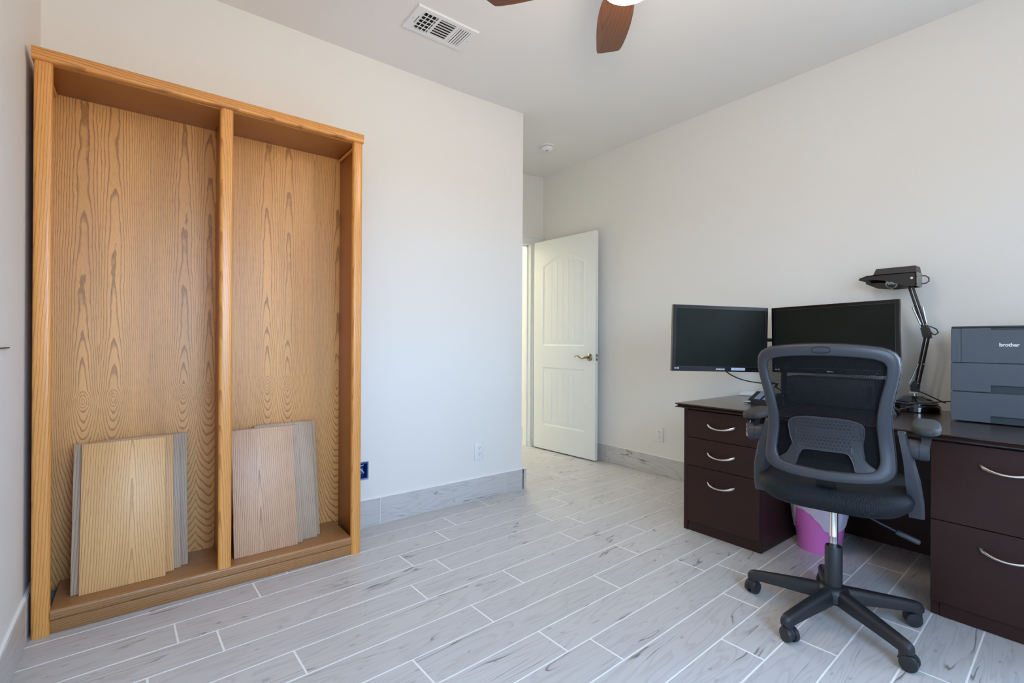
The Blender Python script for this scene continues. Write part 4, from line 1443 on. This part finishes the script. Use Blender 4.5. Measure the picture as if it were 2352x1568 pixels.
# ------------------------------------------------------------------ ceiling fan
def fan():
    zc = ceil_z(FAN.x)
    root = tag(empty('ceiling_fan', (FAN.x, FAN.y, zc)), 'ceiling fan with brown wood blades and lit dome at the top edge', 'fan')
    bm = bmesh.new()
    lathe(bm, [(0.07, 0.0), (0.068, -0.02), (0.05, -0.05), (0.02, -0.06), (0.02, -0.09)], 28)
    finish('canopy', bm, 'bronze', root, 40)
    bm = bmesh.new()
    lathe(bm, [(0.03, -0.085), (0.09, -0.10), (0.115, -0.14), (0.115, -0.20), (0.085, -0.235), (0.06, -0.245), (0.06, -0.27), (0.10, -0.285), (0.105, -0.30)], 32)
    finish('motor_housing', bm, 'bronze', root, 40)
    bm = bmesh.new()
    lathe(bm, [(0.104, -0.300), (0.112, -0.312), (0.108, -0.335), (0.088, -0.362), (0.05, -0.380), (0.01, -0.385)], 32)
    finish('glass_dome', bm, 'glow', root, 50)
    zb = 2.42-zc
    for k in range(5):
        a = R(48.5+72*k)
        rz = Matrix.Rotation(a, 4, 'Z')
        pitch = Matrix.Translation((0, 0, zb)) @ Matrix.Rotation(R(10), 4, 'X')
        bm = bmesh.new()
        # outline: u along the blade, v across
        ol = [(0.145, -0.040), (0.20, -0.058), (0.28, -0.072), (0.36, -0.074), (0.44, -0.069), (0.52, -0.060), (0.576, -0.053), (0.588, -0.045), (0.545, 0.042), (0.535, 0.050), (0.50, 0.058), (0.42, 0.066), (0.34, 0.069), (0.26, 0.066), (0.20, 0.056), (0.145, 0.040)]
        ol = smooth_loop([(u_, -v_) for u_, v_ in ol])
        prism(bm, ol, 'Z', -0.0035, 0.0035)
        o = finish('blade', bm, 'blade', root, 30)
        o.matrix_local = rz @ pitch
        bm = bmesh.new()
        box(bm, 0.09, 0.20, -0.022, 0.022, zb+0.004, zb+0.009, 0.001)
        ir = finish('blade_iron', bm, 'bronze', root, 30)
        ir.rotation_euler = (0, 0, a)
fan()

# ------------------------------------------------------------------ ceiling vent
def vent():
    x0, x1, y0, y1 = 1.047, 1.393, 2.095, 2.292
    zc = ceil_z(1.2)
    cx, cy_ = (x0+x1)/2, (y0+y1)/2
    root = tag(empty('ceiling_vent', (cx, cy_, zc)), 'white rectangular metal air vent with three louver sections on the ceiling', 'vent')
    a, b_ = (x1-x0)/2, (y1-y0)/2
    iy = b_*0.72
    S = [(-a*0.74, -a*0.28), (-a*0.20, a*0.30), (a*0.40, a*0.80)]
    bm = bmesh.new()
    plate(bm, 'XY', -a, a, -b_, b_, -0.010, -0.0005, [(s[0], s[1], -iy, iy) for s in S])
    for v in bm.verts:
        if abs(abs(v.co.x)-a) < 1e-5 and v.co.z < -0.005: v.co.x *= 0.985
        if abs(abs(v.co.y)-b_) < 1e-5 and v.co.z < -0.005: v.co.y *= 0.975
    finish('frame', bm, 'whitemetal', root, 0)
    bx('duct_shade', -a*0.9, a*0.9, -b_*0.85, b_*0.85, -0.0022, -0.0006, 'dark', root)  # thin dark sheet; shade behind the louvers put into its colour
    def slat_x(xa, xb, y, tilt, w=0.016):
        bm = bmesh.new()
        box(bm, -(xb-xa)/2, (xb-xa)/2, -w/2, w/2, -0.0006, 0.0006)
        o = finish('slat', bm, 'whitemetal', root, 0)
        o.location = ((xa+xb)/2, y, -0.0088)
        o.rotation_euler = (R(tilt), 0, 0)
    def slat_y(x, ya, yb, tilt, w=0.014):
        bm = bmesh.new()
        box(bm, -w/2, w/2, -(yb-ya)/2, (yb-ya)/2, -0.0006, 0.0006)
        o = finish('slat', bm, 'whitemetal', root, 0)
        o.location = (x, (ya+yb)/2, -0.0088)
        o.rotation_euler = (0, R(tilt), 0)
    s = S[0]
    for k in range(4): slat_y(s[0]+(s[1]-s[0])*(k+0.15)/3.6, -iy, iy, -35, 0.010)
    for k in range(1, 5): slat_x(s[0], s[1], -iy+2*iy*k/5, 0, 0.007)
    s = S[1]
    for k in range(7): slat_x(s[0], s[1], -iy+2*iy*(k+0.6)/7, 20, 0.0182)
    s = S[2]
    for k in range(5): slat_y(s[0]+(s[1]-s[0])*(k+0.5)/5, -iy, iy, 14, 0.0085)
    for x in (-a*0.90, a*0.91):
        bm = bmesh.new(); lathe(bm, [(0.003, -0.0115), (0.004, -0.0095)], 10, (x, 0, 0))
        finish('screw', bm, 'steel', root, 40)
    bm = bmesh.new(); box(bm, -a*0.80, -a*0.785, -0.03, 0.03, -0.011, -0.0095)
    finish('damper_lever', bm, 'dark', root, 0)
vent()
# ------------------------------------------------------------------ smoke detector
def smoke():
    x, y = 2.715, 3.045
    z = ceil_z(x)
    root = tag(empty('smoke_detector', (x, y, z)), 'round white smoke detector on the ceiling near the doorway', 'smoke detector')
    bm = bmesh.new()
    lathe(bm, [(0.066, 0.002), (0.066, -0.006), (0.060, -0.011), (0.054, -0.012)], 32)
    finish('mounting_plate', bm, 'whiteplastic', root, 40)
    bm = bmesh.new()
    lathe(bm, [(0.046, -0.011), (0.046, -0.016)], 32)
    finish('vent_gap', bm, 'slot', root, 40)
    bm = bmesh.new()
    lathe(bm, [(0.054, -0.016), (0.054, -0.026), (0.048, -0.036), (0.036, -0.043), (0.012, -0.046)], 32)
    finish('cover', bm, 'whiteplastic', root, 40)
    bm = bmesh.new()
    lathe(bm, [(0.006, -0.0445), (0.006, -0.047)], 12, (-0.010, -0.012, 0))
    finish('test_button', bm, 'slot', root, 40)
smoke()
# ------------------------------------------------------------------ outlets
def outlet(loc, rz, label):
    root = tag(empty('wall_outlet', loc, rz), label, 'outlet', 'wall outlets')
    bm = bmesh.new()
    box(bm, -0.036, 0.036, -0.006, 0.0, -0.058, 0.058, 0.0025, 2)
    finish('cover_plate', bm, 'whiteplastic', root, 30)
    for dz in (-0.0195, 0.0195):
        bm = bmesh.new()
        pts = []
        for k in range(20):
            a = 2*PI*k/20
            pts.append((max(-0.0145, min(0.0145, 0.0172*math.cos(a))), dz+0.0145*math.sin(a)))
        prism(bm, pts, 'Y', -0.0078, -0.005)
        rc = finish('receptacle', bm, 'whiteplastic', root, 30)
        for dx, h in ((-0.0062, 0.0038), (0.0062, 0.0032)):
            bx('slot', dx-0.0011, dx+0.0011, -0.0082, -0.0070, dz+0.004-h, dz+0.004+h, 'slot', rc)
        bm = bmesh.new(); lathe(bm, [(0.0025, -0.0082), (0.0025, -0.007)], 10, (0, 0, dz-0.007), 'Y')
        finish('ground_hole', bm, 'slot', rc, 40)
    bm = bmesh.new(); lathe(bm, [(0.003, -0.0072), (0.003, -0.005)], 10, (0, 0, 0), 'Y')
    finish('screw', bm, 'whitemetal', root, 40)
outlet((1.790, Y_N-0.0003, 0.324), 0, 'white duplex outlet low on the left wall between bookcase and corner')
outlet((X_E-0.0003, 2.308, 0.320), R(-90), 'white duplex outlet low on the right wall beside the desk')
# ------------------------------------------------------------------ open junction box beside the bookcase
def jbox():
    x0, x1, z0, z1 = BOX
    cx, cz = (x0+x1)/2, (z0+z1)/2
    root = tag(empty('junction_box', (cx, Y_N, cz)), 'open blue electrical box cut into the wall beside the bookcase', 'electrical box')
    a, c = (x1-x0)/2-0.006, (z1-z0)/2-0.008
    bm = bmesh.new()
    plate(bm, 'XZ', -a, a, -c, c, 0.002, 0.06, [(-a+0.003, a-0.003, -c+0.003, c-0.003)])
    box(bm, -a, a, 0.057, 0.06, -c, c)
    finish('housing', bm, 'bluebox', root, 0)
    bm = bmesh.new(); tube(bm, [(0.0, 0.05, -c+0.01), (0.012, 0.02, -0.01), (-0.004, 0.014, 0.012), (-0.02, 0.03, 0.02)], 0.003, 8)
    finish('wire', bm, 'wireblue', root, 50)
    bm = bmesh.new(); tube(bm, [(0.024, 0.05, c-0.012), (0.015, 0.015, c-0.014), (-0.015, 0.02, c-0.02)], 0.003, 8)
    finish('wire', bm, 'wireblue', root, 50)
    bm = bmesh.new(); tube(bm, [(0.022, 0.05, -c+0.012), (0.017, 0.014, -0.015), (0.006, 0.02, 0.01)], 0.0028, 8)
    finish('wire', bm, 'wireblue', root, 50)
jbox()
# thin black peg on the left wall at the picture's edge
bm = bmesh.new()
tube(bm, [(X_W+0.006, 1.86, 1.025), (X_W+0.006, 2.082, 1.025), (X_W+0.006, 2.088, 1.025)], [0.0022, 0.0022, 0.0014], 8)
tag(finish('wall_rod', bm, 'black', None, 50), 'thin black rod end on the white wall at the far left', 'rod')
